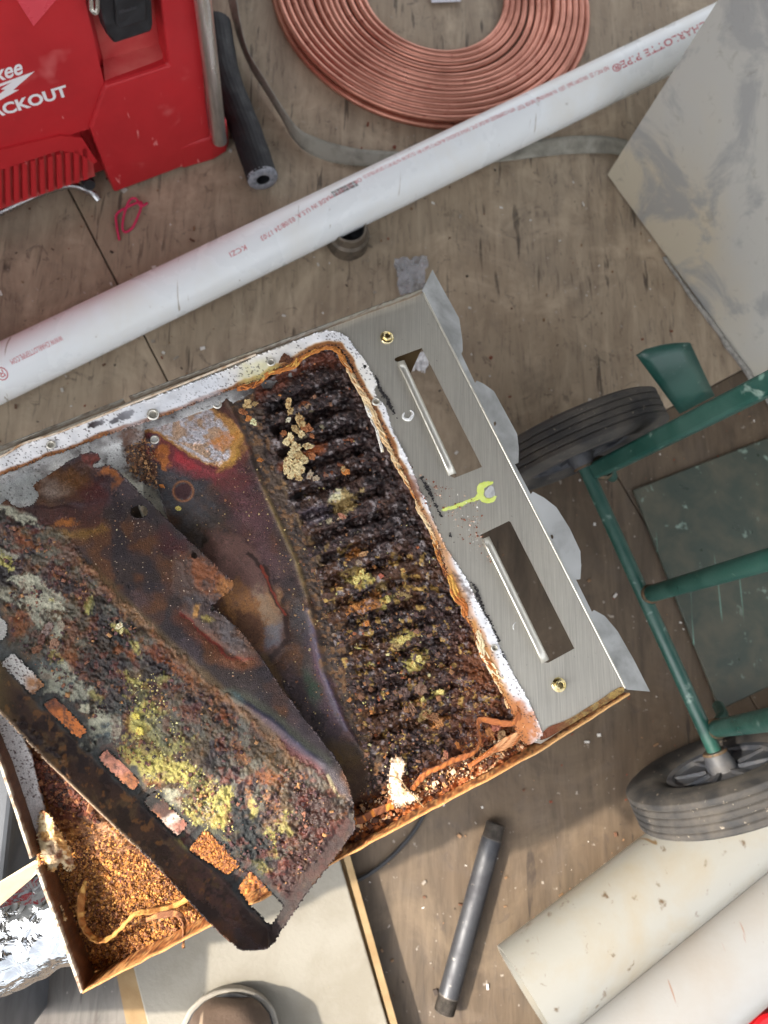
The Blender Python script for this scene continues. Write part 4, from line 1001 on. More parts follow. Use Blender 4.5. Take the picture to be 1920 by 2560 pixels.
decal('paint_mark', [(1215, 1222), (1230, 1210), (1236, 1226), (1240, 1238), (1224, 1248), (1208, 1238)], M_markg, .0004)
M_gray = surf('white_residue', (206, 206, 204), .5)
mb = MB(); mb.tube([P(1020+12*math.cos(a)*(1-.2*math.sin(2*a)), 1037+12*math.sin(a), ZT+.0006) for a in np.linspace(-1.2, 3.6, 22)], [.0006+.0012*math.sin((i+.5)/22*math.pi) for i in range(22)], 6); mb.build('glue_ring', M_gray, tray, True)
mb = MB(); mb.tube([P(1291+8*math.cos(a), 1567+11*math.sin(a), ZT+.0004) for a in np.linspace(2.4, 4.6, 14)], .0004, 5); mb.build('glue_ring', M_gray, tray, True)
M_char = surf('black_char', (30, 26, 26), .6, bump=.0006, bump_sc=500)
def lumps(name, spots, mat, z, par, seed, cols=None, n=9):
    r = random.Random(seed); mb = MB()
    for cx, cy, s, k in spots:
        for _ in range(k//2+4):
            e = r.gauss(0, s*1.5); p = P(cx-3+e*.5+r.gauss(0, s*.5), cy+e, z); q = r.uniform(.00025, .0009)
            u = np.array((r.gauss(0, 1), r.gauss(0, 1), r.gauss(0, .4))); u /= np.linalg.norm(u); w = np.cross(fz, u); w /= np.linalg.norm(w); t = np.cross(u, w)
            mb.box(p, u, w, t, q*r.uniform(.6, 1.6), q*r.uniform(.5, 1.1), q*r.uniform(.3, .8), lin(*r.choice(cols)) if cols else None)
    return mb.build(name, mat, par)
o = lumps('char_crumbs', [(915, 917, 3, 20), (946, 952, 4, 60), (953, 970, 5, 80), (962, 986, 5, 60), (972, 1000, 4, 60), (978, 1016, 4, 50), (986, 1030, 3, 20), (1062, 1205, 5, 50), (1072, 1222, 6, 70), (1082, 1240, 4, 40), (1092, 1262, 3, 20), (1104, 1286, 3, 20), (1130, 1340, 3, 14), (1192, 1470, 4, 40), (1198, 1490, 4, 50), (1206, 1510, 4, 50), (1212, 1530, 5, 60), (1226, 1550, 4, 40), (1236, 1572, 4, 40), (1248, 1596, 3, 30), (1262, 1640, 3, 20)], M_char, ZT+.001, tray, 3); tag(o, kind='stuff')

# ---- liner: the floor of the tray under everything
def rustpowder(p, k=1.):
    p.mix(k, (156, 100, 50), .8, 0); n = p.noise(9, .46, .6, (196, 138, 72), .9*k, 4, rough=.85); p.noise(22, .5, .62, (104, 62, 38), .85*k, 9)
    w, idv = worley(p.x/4, p.y/4, 6); p.scale(1+k*(idv-.5)*.4); p.noise(5, .6, .68, (70, 40, 30), .8*k, 21); p.noise(34, .58, .66, (120, 70, 76), .5*k, 27)
def paint_liner(x, y):
    p = Paint(x, y, (134, 134, 132), .5); p.mix(np.ones_like(x), (206, 206, 204), .42, .2); p.mix(sst(560, 620, x), (30, 22, 20), .8, 0)
    p.noise(60, .46, .66, (126, 122, 120), .9, 2); p.noise(14, .5, .66, (196, 196, 192), .6, 6); p.noise(24, .60, .68, (74, 68, 66), .6, 14)
    d = np.abs(sdf(x, y, ENI+[(1292, 2200), (-160, 2200)])); p.mix((1-sst(4, 22, d-fbm(x/22, y/22, 3)*24))*.6, (92, 88, 86))
    p.poly([(270, 1185), (320, 1180), (390, 1230), (430, 1320), (470, 1420), (440, 1430), (360, 1320)], (232, 228, 212), 1., 6, 6, 4, rough=.4)
    p.poly([(0, 1210), (70, 1180), (110, 1200), (100, 1262), (0, 1262)], (160, 164, 164), .8, 14)
    p.poly([(300, 1080), (345, 1062), (392, 1120), (398, 1220), (360, 1210), (320, 1180)], (88, 58, 42), .85, 14, 22, 26, rough=.8)
    w, idv = worley(x/8, y/8, 12); p.mix((w < .24)*(idv > .72)*(fbm(x/50, y/50, 9) > .45)*(y < 1500)*.8, (48, 38, 36))
    p.poly([(318, 1262), (346, 1262), (362, 1306), (322, 1306)], (50, 38, 26), 1., 2, 2, 2); p.poly([(346, 1256), (380, 1256), (380, 1306), (364, 1306)], (222, 206, 176), 1., 2, 2, 2)
    # lower left: powder, stains, enamel
    k = sst(1560, 1640, y+.2*x*0)
    rustpowder(p, k)
    p.poly([(60, 1900), (200, 1890), (330, 2060), (260, 2110), (170, 2070), (110, 2010)], (116, 66, 46), .8, 20, 20, 20)
    p.poly([(200, 2040), (262, 2020), (330, 2100), (300, 2146), (250, 2140), (216, 2110)], (172, 128, 92), .85, 16, 10, 6, rough=.3)
    p.poly([(250, 1960), (330, 2010), (380, 2080), (330, 2090)], (148, 92, 76), .7, 16, 10)
    p.poly([(90, 2210), (330, 2150), (470, 2250), (430, 2330), (220, 2440), (200, 2440)], (184, 126, 60), .55, 30, 24, 20)
    p.poly([(240, 2300), (300, 2280), (520, 2240), (540, 2290), (330, 2400)], (122, 78, 50), .7, 18, 24, 20)
    p.poly([(330, 2310), (400, 2290), (450, 2290), (410, 2330)], (160, 150, 124), .6, 10, 14, 14)
    p.blob(313, 2198, 16, 14, 0, (146, 88, 92), 1., .2, .9, .5)
    p.poly([(-30, 1590), (60, 1600), (240, 1800), (470, 2030), (500, 2100), (440, 2110), (220, 1900), (60, 1780)], (150, 92, 62), .8, 10, 6, 3, rough=.5)
    # white enamel strip along the left wall and below the first slots
    p.poly([(-60, 1600), (20, 1760), (80, 1890), (108, 2010), (118, 2060), (92, 2110), (60, 2000), (20, 1900), (-60, 1780)], (216, 212, 210), 1., 3, 8, 4, rough=.35)
    p.poly([(-40, 1540), (30, 1560), (60, 1640), (112, 1712), (60, 1760), (-10, 1700)], (218, 216, 212), 1., 6, 4, 2, rough=.35)
    p.poly([(62, 1690), (120, 1680), (150, 1760), (90, 1760), (70, 1735)], (170, 112, 58), .9, 12, 6, 6)
    p.poly([(100, 1740), (150, 1730), (230, 1826), (215, 1860), (160, 1830)], (196, 110, 44), 1., 14, 8, 6, rough=.45); p.poly([(104, 1744), (140, 1736), (166, 1768), (120, 1776)], (96, 48, 30), .9, 14, 8, 6)
    p.poly([(226, 1870), (280, 1860), (340, 1930), (300, 1940), (250, 1916)], (150, 98, 84), .95, 8, 8, 8, rough=.5)
    p.poly([(344, 1990), (390, 1965), (420, 2010), (370, 2030)], (14, 10, 8), 1., 5, 4, 2); p.poly([(380, 2022), (420, 2000), (440, 2028), (410, 2056)], (72, 46, 38), 1., 5, 8, 8)
    p.poly([(402, 2050), (440, 2030), (480, 2060), (450, 2100)], (196, 180, 168), 1., 5, 4, 4); p.poly([(420, 2066), (470, 2040), (480, 2080), (446, 2096)], (160, 88, 66), .85, 6, 12, 12)
    q_ = sdf(x, y, [(90, 1700), (240, 1800), (470, 2030), (500, 2100), (440, 2110), (220, 1900), (60, 1780)]) > 0; p.scale(1-q_*(.55-.9*(fbm(x/10, y/10, 231, 4)-.15))); p.mix(q_*sst(.56, .66, fbm(x/7, y/7, 233))*.8, (60, 34, 26))
    w, idv = worley(x/7, y/7, 3); p.mix((w < .3)*(idv > .6)*(x < 115)*(y > 1600)*(y < 2000)*.9*(p.c[..., 2] > .4), (70, 40, 34))
    return p
def h_liner(x, y, p):
    k = sst(1600, 1700, y)
    dsl = np.full(x.shape, 1e9)
    for q in slots[:5]: dsl = np.minimum(dsl, -sdf(x, y, q))
    k = k*sst(4, 40, dsl)
    h = k*((fbm(x/18, y/18, 6, 4)-.5)*.006+(fbm(x/4, y/4, 9, 2)-.5)*.0012)+(fbm(x/60, y/60, 5)-.5)*.003
    h += .012*np.exp(-(dline(x, y, [(60, 1700), (100, 1990)])/30)**2)*0
    # white strip raised to the wall, folded sheet at upper left slopes up to the rim
    d = sdf(x, y, [(-60, 1600), (20, 1760), (80, 1890), (108, 2010), (118, 2060), (92, 2110), (60, 2000), (20, 1900), (-60, 1780)])
    h = np.where(d > 0, h*.2+.014, h)
    d2 = np.abs(sdf(x, y, ENI+[(1292, 2200), (-160, 2200)])); h += (1-sst(0, 90, d2))*.020*(y < 1500)
    h += .010*sst(1300, 1180, y)*(x < 360)
    return h
lin_poly = [(-168, 1262), (-100, 1232), (0, 1183), (116, 1136), (249, 1088), (340, 1058), (500, 998), (620, 950), (820, 860), (900, 950), (1100, 1370), (1296, 1800), (1342, 1868), (885, 2128), (530, 2308), (207, 2476), (150, 2328), (93, 2170), (76, 2144), (2, 1906), (-150, 1560)]
# floor sits below: outline at the floor's own depth
grid_surface('tray_floor', [(-180, 1240), (860, 860), (1380, 1900), (210, 2520)], 420, 480, lin_poly, [], h_liner, paint_liner, M_rust, tray, .001, ZT-.030)

# ---- burner panel: heat tinted sheet, gutter and louvred crust in one pressing
G1 = [(560, 985), (600, 1060), (640, 1176), (689, 1288), (740, 1400), (780, 1530), (812, 1680), (868, 1820), (915, 1885), (930, 1990)]
G2 = [(625, 975), (655, 1060), (707, 1202), (756, 1316), (800, 1400), (850, 1530), (880, 1640), (915, 1780), (950, 1885), (960, 1990)]
def sideof(x, y, line):
    """positive to the right of a downward running line"""
    line = np.asarray(line, float); xs = np.interp(y, line[:, 1], line[:, 0]); return x-xs
def crust_paint(p):
    x, y = p.x, p.y
    k = sst(-8, 12, sideof(x, y, G2)+p.wx*50+p.g*20)
    p.mix(k, (62, 46, 46), .42, .1)
    p.noise(30, .44, .6, (88, 66, 62), .8, 41); p.noise(50, .5, .64, (42, 31, 33), .8, 47); p.noise(10, .52, .66, (104, 80, 72), .7, 43); p.noise(7, .56, .66, (36, 25, 25), .85, 45)
    p.noise(60, .50, .64, (108, 70, 44), .75*sst(1000, 1500, y), 51)
    w, idv = worley(x/7, y/7, 13); p.scale((1+(idv-.5)*.55)*.52)
    # tint towards orange at the right and bottom
    p.mix(sst(1080, 1200, x)*sst(1500, 1650, y)*(.6*fbm(x/14, y/14, 3)+.1), (150, 88, 52))
    p.poly([(640, 960), (700, 925), (790, 880), (850, 880), (870, 920), (840, 910), (760, 930), (690, 975), (630, 1010)], (112, 62, 44), .75, 14, 16, 12, rough=.5)
    p.line([(880, 930), (1000, 1180), (1180, 1560), (1280, 1780)], 12, (92, 66, 60), .6, .8, 10)
    p.blob(760, 1140, 60, 14, -25, (176, 96, 48), .6, .5, 1); p.blob(780, 1290, 50, 20, -30, (88, 84, 96), .5, .5, 1)
    for a, b, r, c in ((893, 1445, 20, 0), (908, 1452, 16, 0), (968, 1497, 13, 0), (960, 1520, 8, 0), (950, 1470, 15, 1), (1005, 1600, 22, 0), (990, 1620, 14, 1), (1040, 1650, 24, 0), (1030, 1668, 16, 0), (913, 1560, 10, 2), (925, 1505, 26, 2), (890, 1525, 18, 2), (1095, 1735, 14, 0), (1055, 1750, 9, 0), (1060, 1790, 16, 1), (1040, 1760, 18, 2), (880, 1385, 14, 2), (870, 1430, 14, 1), (1010, 1490, 14, 1), (1090, 1800, 20, 2), (925, 1660, 9, 0), (860, 1250, 26, 1), (840, 1240, 14, 3), (620, 985, 8, 1)):
        p.blob(a, b, r*1.3, r*.8, -25, ((176, 162, 92), (170, 146, 96), (176, 116, 58), (200, 196, 160))[c], .85, .25, 1.3, 1.1, rough=.7)
    p.noise(16, .64, .70, (184, 150, 84), .75*sst(1330, 1420, y), 77, rough=.8); p.noise(11, .66, .72, (150, 140, 140), .6, 79)
def paint_mid(x, y):
    p = Paint(x, y, (76, 64, 68), .34); p.mix(np.ones_like(x), (74, 62, 58), .26, .35); p.noise(80, .46, .62, (116, 74, 42), .7, 551)
    p.noise(90, .42, .6, (92, 78, 82), .7, 3); p.noise(50, .5, .64, (62, 54, 56), .7, 8)
    p.blob(450, 1230, 90, 60, 35, (94, 96, 102), .8, .6, .5, .1); p.blob(500, 1320, 70, 40, 40, (100, 106, 112), .6, .7, .5, .1)
    p.blob(600, 1230, 46, 110, -24, (112, 72, 76), .85, .6, .6, .1); p.blob(650, 1350, 36, 90, -24, (116, 82, 86), .6, .7, .5, .1)
    p.blob(560, 1190, 60, 24, 20, (138, 74, 72), .7, .6, .6, .1)
    p.scale(.78+.44*fbm(x/10, y/10, 311, 4)); p.noise(7, .6, .68, (112, 92, 84), .35, 313)
    p.blob(800, 1640, 22, 100, -20, (110, 72, 92), .8, .6, .5, .1); p.blob(780, 1720, 16, 44, -20, (72, 98, 76), .8, .7, .5, .1); p.blob(845, 1790, 30, 60, -30, (122, 98, 108), .7, .6); p.blob(760, 1560, 24, 70, -20, (82, 84, 86), .7, .7)
    p.blob(510, 1360, 90, 50, 30, (70, 54, 40), .85, .5, 1); p.blob(590, 1400, 60, 34, 40, (136, 104, 98), .55, .5, 1)
    p.c *= .80
    p.c *= .72
    # tan-silver bare patch with gold and red borders
    S = [(342, 1040), (440, 1004), (520, 995), (575, 1030), (612, 1080), (614, 1130), (585, 1176), (545, 1190), (490, 1176), (430, 1130), (396, 1108), (340, 1098)]
    p.poly(S, (124, 60, 64), .8, 18, 10, 6); p.poly([(350, 1100), (420, 1120), (480, 1165), (560, 1185), (540, 1200), (450, 1180), (370, 1140)], (130, 58, 62), .8, 12, 8, 6)
    p.poly([(572, 1070), (610, 1084), (606, 1130), (576, 1170), (545, 1176)], (172, 132, 58), .85, 10, 12, 10)
    p.poly([(338, 1045), (440, 1008), (520, 998), (580, 1040), (604, 1090), (590, 1130), (556, 1168), (520, 1160), (480, 1140), (440, 1112), (390, 1085), (345, 1080)], (196, 146, 84), .9, 4, 10, 3)
    p.poly([(345, 1046), (440, 1014), (505, 1004), (560, 1050), (584, 1096), (570, 1136), (545, 1160), (515, 1152), (480, 1132), (440, 1102), (395, 1075), (350, 1070)], (178, 176, 182), .97, 5, 12, 5, rough=.4, metal=.3)
    p.noise(18, .56, .64, (176, 124, 62), .0, 5)
    m = sdf(x, y, [(345, 1046), (440, 1014), (505, 1004), (560, 1050), (584, 1096), (570, 1136), (545, 1160), (440, 1102), (350, 1070)]) > 0
    p.mix(m*sst(.53, .6, fbm(x/20, y/20, 15))*.7, (168, 128, 84)); p.mix(m*sst(.6, .64, fbm(x/5, y/5, 25))*.5, (120, 96, 76)); p.blob(560, 1100, 30, 16, -10, (190, 118, 44), .8, .5, 1.2, .6)
    p.poly([(388, 1100), (420, 1120), (428, 1160), (410, 1170), (392, 1140)], (176, 108, 56), .9, 7, 22, 14); p.poly([(440, 1125), (480, 1150), (500, 1172), (470, 1172), (440, 1150)], (172, 60, 66), .8, 7, 8, 4)
    p.blob(382, 1105, 14, 12, 0, (112, 144, 160), .6, .6)
    p.poly([(336, 1060), (350, 1060), (375, 1140), (392, 1190), (372, 1200), (345, 1130)], (92, 58, 40), .85, 6, 14, 8, rough=.7)
    p.poly([(490, 1005), (560, 972), (620, 950), (640, 1000), (590, 1050), (560, 1020), (520, 1010)], (86, 58, 46), .9, 12, 18, 18, rough=.7); p.blob(560, 1000, 24, 20, 0, (66, 44, 38), .8, .3, 1., .8)
    p.tides(60, 7, .9, 521); p.tides(22, 4, .6, 531, .4)
    # corroded bead (round spot)
    p.blob(458, 1228, 23, 23, 0, (70, 46, 48), 1., .12, .5, .5, rough=.7)
    d = np.hypot(x-458, y-1228); p.mix(np.exp(-((d-25)/2.5)**2)*.7, (168, 110, 70))
    # pear-shaped pressing: rust, orange, grey
    pear = [(520, 1330), (570, 1330), (640, 1380), (690, 1470), (718, 1560), (712, 1620), (680, 1645), (620, 1650), (560, 1580), (500, 1450)]
    p.poly(pear, (104, 74, 66), .85, 14, 22, 10, rough=.5, metal=.1)
    p.poly([(560, 1450), (620, 1470), (680, 1500), (700, 1570), (660, 1620), (590, 1580), (540, 1520)], (132, 90, 50), .9, 14, 22, 16, rough=.7); p.poly([(600, 1520), (660, 1540), (680, 1590), (640, 1630), (590, 1590)], (76, 48, 34), .9, 14, 24, 18)
    p.tides(30, 6, .8, 541); p.poly([(640, 1470), (690, 1480), (712, 1560), (700, 1600), (668, 1560)], (136, 116, 96), .75, 10, 22, 20); p.poly([(660, 1570), (710, 1560), (706, 1610), (672, 1625)], (98, 98, 104), .8, 8, 14, 8); p.blob(690, 1500, 16, 36, -20, (160, 116, 76), .6, .6, 1.2, .8)
    p.line([(620, 1385), (662, 1420), (690, 1500), (716, 1540), (720, 1600), (700, 1625), (660, 1660)], 6, (44, 26, 20), .95, .5, 8); p.line([(655, 1412), (688, 1490), (714, 1540)], 2.5, (130, 52, 34), .8, .5, 8)
    p.poly([(600, 1600), (680, 1640), (700, 1700), (760, 1810), (720, 1800), (640, 1680)], (42, 32, 26), .85, 14, 12, 6); p.line([(660, 1640), (720, 1760), (770, 1840)], 9, (92, 68, 40), .7, .7, 8)
    # iridescent crease
    p.line([(772, 1525), (788, 1600), (806, 1680), (832, 1760), (862, 1822)], 6, (96, 94, 108), .55, .9, 5); p.line([(780, 1560), (800, 1640), (820, 1710), (858, 1800)], 3, (46, 44, 78), .6, .9, 5); p.line([(776, 1530), (790, 1560)], 6, (168, 130, 66), .7, .8, 3)
    p.poly([(786, 1566), (828, 1590), (870, 1740), (880, 1830), (850, 1780), (810, 1660)], (122, 88, 96), .6, 10, 6, 2)
    # gold and brown at the foot
    p.poly([(780, 1850), (900, 1890), (960, 1990), (880, 2070), (800, 2010)], (92, 70, 34), .85, 30, 24, 14, rough=.5); p.poly([(860, 1900), (940, 1930), (1000, 2000), (900, 2060), (860, 2000)], (52, 32, 24), .85, 24, 24, 20)
    # gutter
    a, b = sideof(x, y, G1), sideof(x, y, G2)
    k = sst(-10, 14, a+p.wx*40+p.g*16); p.mix(k, (84, 70, 60), .6, .1); p.mix(k*sst(.46, .6, fbm(x/24, y/24, 61)), (64, 54, 50)); p.mix(k*sst(.54, .66, fbm(x/10, y/10, 63)), (122, 92, 66), .8)
    m_ = np.exp(-(a/6)**2)*sst(1170, 1260, y)*(1-sst(1430, 1540, y)); p.mix(m_*.5*p.tx, (150, 126, 74)); m_ = np.exp(-(b/7)**2)*sst(1180, 1230, y)*(1-sst(1400, 1460, y)); p.mix(m_*.6*p.tx, (150, 122, 80))
    m_ = np.exp(-((a-70)/12)**2)*sst(1700, 1760, y); p.mix(m_*.7*fbm(x/12, y/12, 4)*1.6, (166, 108, 54))
    # crumbs lying on the sheet
    kk = (sideof(x, y, G2) > 0)
    crust_paint_masked(p, kk)
    # rusty bottom strip below the louvres
    kb = sst(-10, 20, (y-2050)+(x-880)*.52+p.wx*40+40)
    p.mix(kb, (92, 54, 34), .7, 0); p.mix(kb*sst(.5, .62, fbm(x/16, y/16, 71)), (168, 98, 50)); p.mix(kb*sst(.55, .65, fbm(x/9, y/9, 73)), (60, 36, 28))
    kc = sst(0, 40, sideof(x, y, [(1190, 1700), (1230, 1780), (1180, 1850), (1100, 1950)]))*sst(1790, 1830, y); p.mix(kc*.9, (164, 96, 56), .7, 0); p.mix(kc*sst(.5, .6, fbm(x/12, y/12, 83)), (110, 56, 36)); p.mix(kc*sst(.58, .66, fbm(x/10, y/14, 87)), (206, 168, 130))
    return p
def crust_paint_masked(p, kk):
    c0, r0, m0 = p.c.copy(), p.r.copy(), p.m.copy(); crust_paint(p)
    k = sst(-14, 10, sideof(p.x, p.y, G2)+p.wx*60+p.g*26)
    p.c = c0*(1-k[..., None])+p.c*k[..., None]; p.r = r0*(1-k)+p.r*k; p.m = m0*(1-k)+p.m*k
# louvre layout
NF = 17
LV = []
for i in range(NF):
    t = i/(NF-1)
    LV.append(((668+(915-668)*t, 992+(1880-992)*t), (840+(1178-840)*t, 930+(1788-930)*t)))
def finfield(x, y):
    """distance across the louvres in units of pitch and distance to their ends"""
    ax_, ay_ = LV[0][0]; bx_, by_ = LV[-1][0]
    d = np.array((bx_-ax_, by_-ay_)); Ld = np.hypot(*d); d /= Ld
    # direction of louvre changes slowly
    e0 = np.array(LV[0][1])-np.array(LV[0][0]); e1 = np.array(LV[-1][1])-np.array(LV[-1][0])
    s0 = e0[1]/e0[0]; s1 = e1[1]/e1[0]
    # solve t: y = Ly(t)+slope(t)*(x-Lx(t))
    t = (y-992-(x-668)*s0)/888.
    for _ in range(4):
        lx = 668+247*t; ly = 992+888*t; sl = s0+(s1-s0)*t; t = t+(y-(ly+sl*(x-lx)))/ (888.-247*sl)
    lx = 668+247*t; rx = 840+338*t; u = (x-lx)/(rx-lx)
    return t*(NF-1), u
def crust_h(x, y):
    s, u = finfield(x, y); f = fbm(x/20, y/20, 5, 4)
    amt = np.interp(s, [-1, 0, 8, 10, 13, 17], [.4, 1, 1, .85, .6, .45])
    n1 = fbm(x/11, y/11, 15, 5); w, idv = worley(x/9, y/9, 23); w2, id2 = worley(x/22+f*1.5, y/16, 29)
    sm = sst(.38, .60, fbm(x/40, y/40, 223, 3)); h = .004+(n1-.5)*(.0034+.0046*sm)+(idv-.5)*.0022*(w < .5)+(id2-.5)*.0045*sst(7.5, 11, s)
    cr = np.cos((s+(f-.5)*.35)*2*np.pi)               # +1 on louvre centres
    m = sst(-.10, .06, u)*(1-sst(.94, 1.08, u))*sst(-.9, -.3, s)*(1-sst(16.3, 17, s))
    gap = sst(.25, -.75, cr+(f-.5)*1.0*(1-amt*.5)+(1-amt)*1.2*(fbm(x/60, y/40, 87, 3)-.15))
    h = h-m*amt*gap*.0165+m*.0035*amt
    h = h-.006*np.exp(-((u-1.13)/.09)**2)*0
    return h, m*amt*gap
def h_mid(x, y, p):
    a, b = sideof(x, y, G1), sideof(x, y, G2)
    k = sst(-12, 14, b+p.wx*50)
    base = (fbm(x/120, y/120, 3, 2)-.5)*.004
    base += -.0025*sst(-4, 10, a)+.0012*np.exp(-(a/7)**2)
    pear = [(520, 1330), (570, 1330), (640, 1380), (690, 1470), (718, 1560), (712, 1620), (680, 1645), (620, 1650), (560, 1580), (500, 1450)]
    base += .006*sst(-14, 40, sdf(x, y, pear)); base += .0024*np.exp(-(dline(x, y, [(772, 1525), (806, 1680), (862, 1822)])/9)**2)
    base += -.006*sst(30, 140, -(sideof(x, y, [(430, 1300), (640, 1640), (820, 1930)])-140))*0
    base += .0018*(fbm(x/7, y/7, 8, 3)-.3)*(np.hypot(x-458, y-1228) < 23)
    g = sst(-10, 8, a)*(1-k); base += g*((fbm(x/8, y/8, 31, 4)-.5)*.003)
    ch, _ = crust_h(x, y)
    h = base*(1-k)+ch*k
    edge = sdf(x, y, mid_poly); h = h+.006*(1-sst(0, 50, edge))*k*0
    kb = sst(-10, 20, (y-2050)+(x-880)*.52+40); h = h*(1-kb)+kb*(-.004+(fbm(x/14, y/14, 91, 5)-.5)*.010)
    kc = sst(0, 40, sideof(x, y, [(1190, 1700), (1230, 1780), (1180, 1850), (1100, 1950)]))*sst(1790, 1830, y); h = h+kc*(fbm(x/13, y/13, 5, 4)-.4)*.012
    return h
mid_poly = [(336, 1060), (420, 1032), (500, 999), (560, 976), (620, 953), (680, 920), (750, 884), (820, 860), (852, 864), (880, 900), (930, 1000), (970, 1080), (1022, 1198), (1080, 1310), (1124, 1430), (1185, 1560), (1254, 1720), (1290, 1788), (1325, 1862), (1240, 1915), (1040, 2022), (885, 2108), (840, 2080), (700, 1850), (600, 1640), (480, 1420), (420, 1300), (392, 1205), (345, 1120)]
grid_surface('burner_panel', [(300, 1080), (870, 830), (1390, 1850), (820, 2150)], 330, 560, mid_poly, [eh(543, 1011, 9), eh(386, 1099, 9)], h_mid, paint_mid, M_wet, tray, .0008, ZT-.013)
for cx, cy in ((543, 1011), (386, 1099)):
    c = P(cx, cy, ZT-.013); v, f = lathe(c, fz, [(.0026, -.001), (.0027, .0006), (.0036, .0014), (.0046, -.0004)], 20); o = obj('eyelet', v, f, M_gal, tray, True); v, f = lathe(c-fz*.0006, fz, [(.003, 0), (0, .0001)], 16); obj('eyelet_floor', v, f, surf('pale_zinc', (190, 188, 184), .5, .2), o)
# ---- louvres: a crusted bar for each one
for i, ((ax_, ay_), (bx_, by_)) in enumerate(LV):
    nu, nv = 110, 16; u, v = np.meshgrid(np.linspace(-.02, 1.02, nu), np.linspace(-1, 1, nv))
    dx, dy = bx_-ax_, by_-ay_; L_ = math.hypot(dx, dy); nx, ny = -dy/L_, dx/L_
    amt = np.interp(i, [0, 8, 10, 13, 16], [1, 1, .85, .6, .45]); hw = 17+3*random.random()
    x = ax_+dx*u+nx*v*hw; y = ay_+dy*u+ny*v*hw
    x = x+nx*(fbm(x/40, y/40, i, 3)-.5)*16; y = y+ny*(fbm(x/40, y/40, i+3, 3)-.5)*16
    p = Paint(x.ravel(), y.ravel(), (66, 50, 48), .42); crust_paint(p)
    if i in (1, 3, 4, 6): p.blob(bx_-70, by_+22, 70, 10, -22, (150, 82, 42), .7, .5, 1, .8)
    if i in (1, 2): p.blob((ax_+bx_)/2, (ay_+by_)/2+6, 46, 9, -20, (168, 160, 130), .6, .5, 1, .8)
    if i in (6, 7): p.blob((ax_+bx_)/2-20, (ay_+by_)/2+4, 50, 6, -24, (196, 186, 150), .7, .5, 1, 1.)
    prof = np.sqrt(np.clip(1-v*v, 0, 1)); endp = sst(0, .06, u+.02)*sst(0, .06, 1.02-u)
    w, idv = worley(x/8, y/8, 31); n = fbm(x/9, y/9, 37+i, 5)
    h = (-.004+.0075*prof*endp)*amt+(1-amt)*.001+(n-.5)*.0058+(idv-.5)*.0018-.002*(fbm(x/34, y/34, 57)-.5)*3
    h = h-(1-amt)*.0026; edge = (np.abs(v) > .98); h = np.where(edge, h-.010, h)
    V = PA(x, y, ZT-.010+h).reshape(-1, 3); I = np.arange(nu*nv).reshape(nv, nu)
    f = np.stack((I[:-1, :-1], I[:-1, 1:], I[1:, 1:], I[1:, :-1]), -1).reshape(-1, 4)
    o = obj('louvre', V, f, M_wet, tray, True, cols=p.c, attr={'metal': p.m, 'rough': p.r})
    if o.data.polygons[nu*8].normal.z < 0: o.data.flip_normals()

# ---- flakes of scale
def flake(cx, cy, s, z, col, seed, par=tray, name='rust_flake', flat=.35, mat=None):
    """ragged porous flake: polar grid with a noisy outline, pitted top"""
    R = np.random.RandomState(seed); n, m = 34, 7; a0 = R.uniform(0, 6.3); el = R.uniform(.55, .95); c = P(cx, cy, z)
    an = np.linspace(0, 2*math.pi, n, endpoint=False); ox = R.uniform(0, 90)
    out = s*(.45+1.25*fbm(np.cos(an)*1.6+ox, np.sin(an)*1.6+ox, 3, 4)); out *= (1+.25*(R.rand(n)-.5))
    k = np.concatenate(([1., .96], np.linspace(.86, .12, m-2))); A, K_ = np.meshgrid(an, k); rr = out[None]*K_
    x = rr*np.cos(A); y = rr*el*np.sin(A); X = x*math.cos(a0)-y*math.sin(a0); Y = x*math.sin(a0)+y*math.cos(a0)
    n1 = fbm(X/s*3+ox, Y/s*3, 7, 4); n2 = vn(X/s*9+ox, Y/s*9, 5); tl = R.normal(0, .16, 2)
    Z = X*tl[0]+Y*tl[1]+s*flat*np.where(K_ > .99, -.25, .25+.9*n1+.35*(n2-.5))
    V = c+np.stack((X, Y, Z), -1).reshape(-1, 3); base = lin(*col)
    C_ = base*(.55+.75*n2.reshape(-1, 1)+.2*R.rand(n*m, 1)); dk = (n1.reshape(-1) < .36); C_[dk] = C_[dk]*np.array((.6, .42, .3))
    V = np.vstack((V, c+np.array((0, 0, s*flat*.6)))); C_ = np.vstack((C_, base))
    f = [(j*n+i, j*n+(i+1) % n, (j+1)*n+(i+1) % n, (j+1)*n+i) for j in range(m-1) for i in range(n)]+[((m-1)*n+i, (m-1)*n+(i+1) % n, n*m) for i in range(n)]
    return obj(name, V, f, mat or M_rust, par, True, cols=C_, attr={'metal': np.zeros(len(V)), 'rough': np.full(len(V), .8)}, sharp=60)
M_px = .65/FPX
Y1, Y2, Y3, Y4, Y5 = (200, 182, 138), (180, 154, 108), (150, 96, 60), (196, 182, 112), (176, 112, 56)
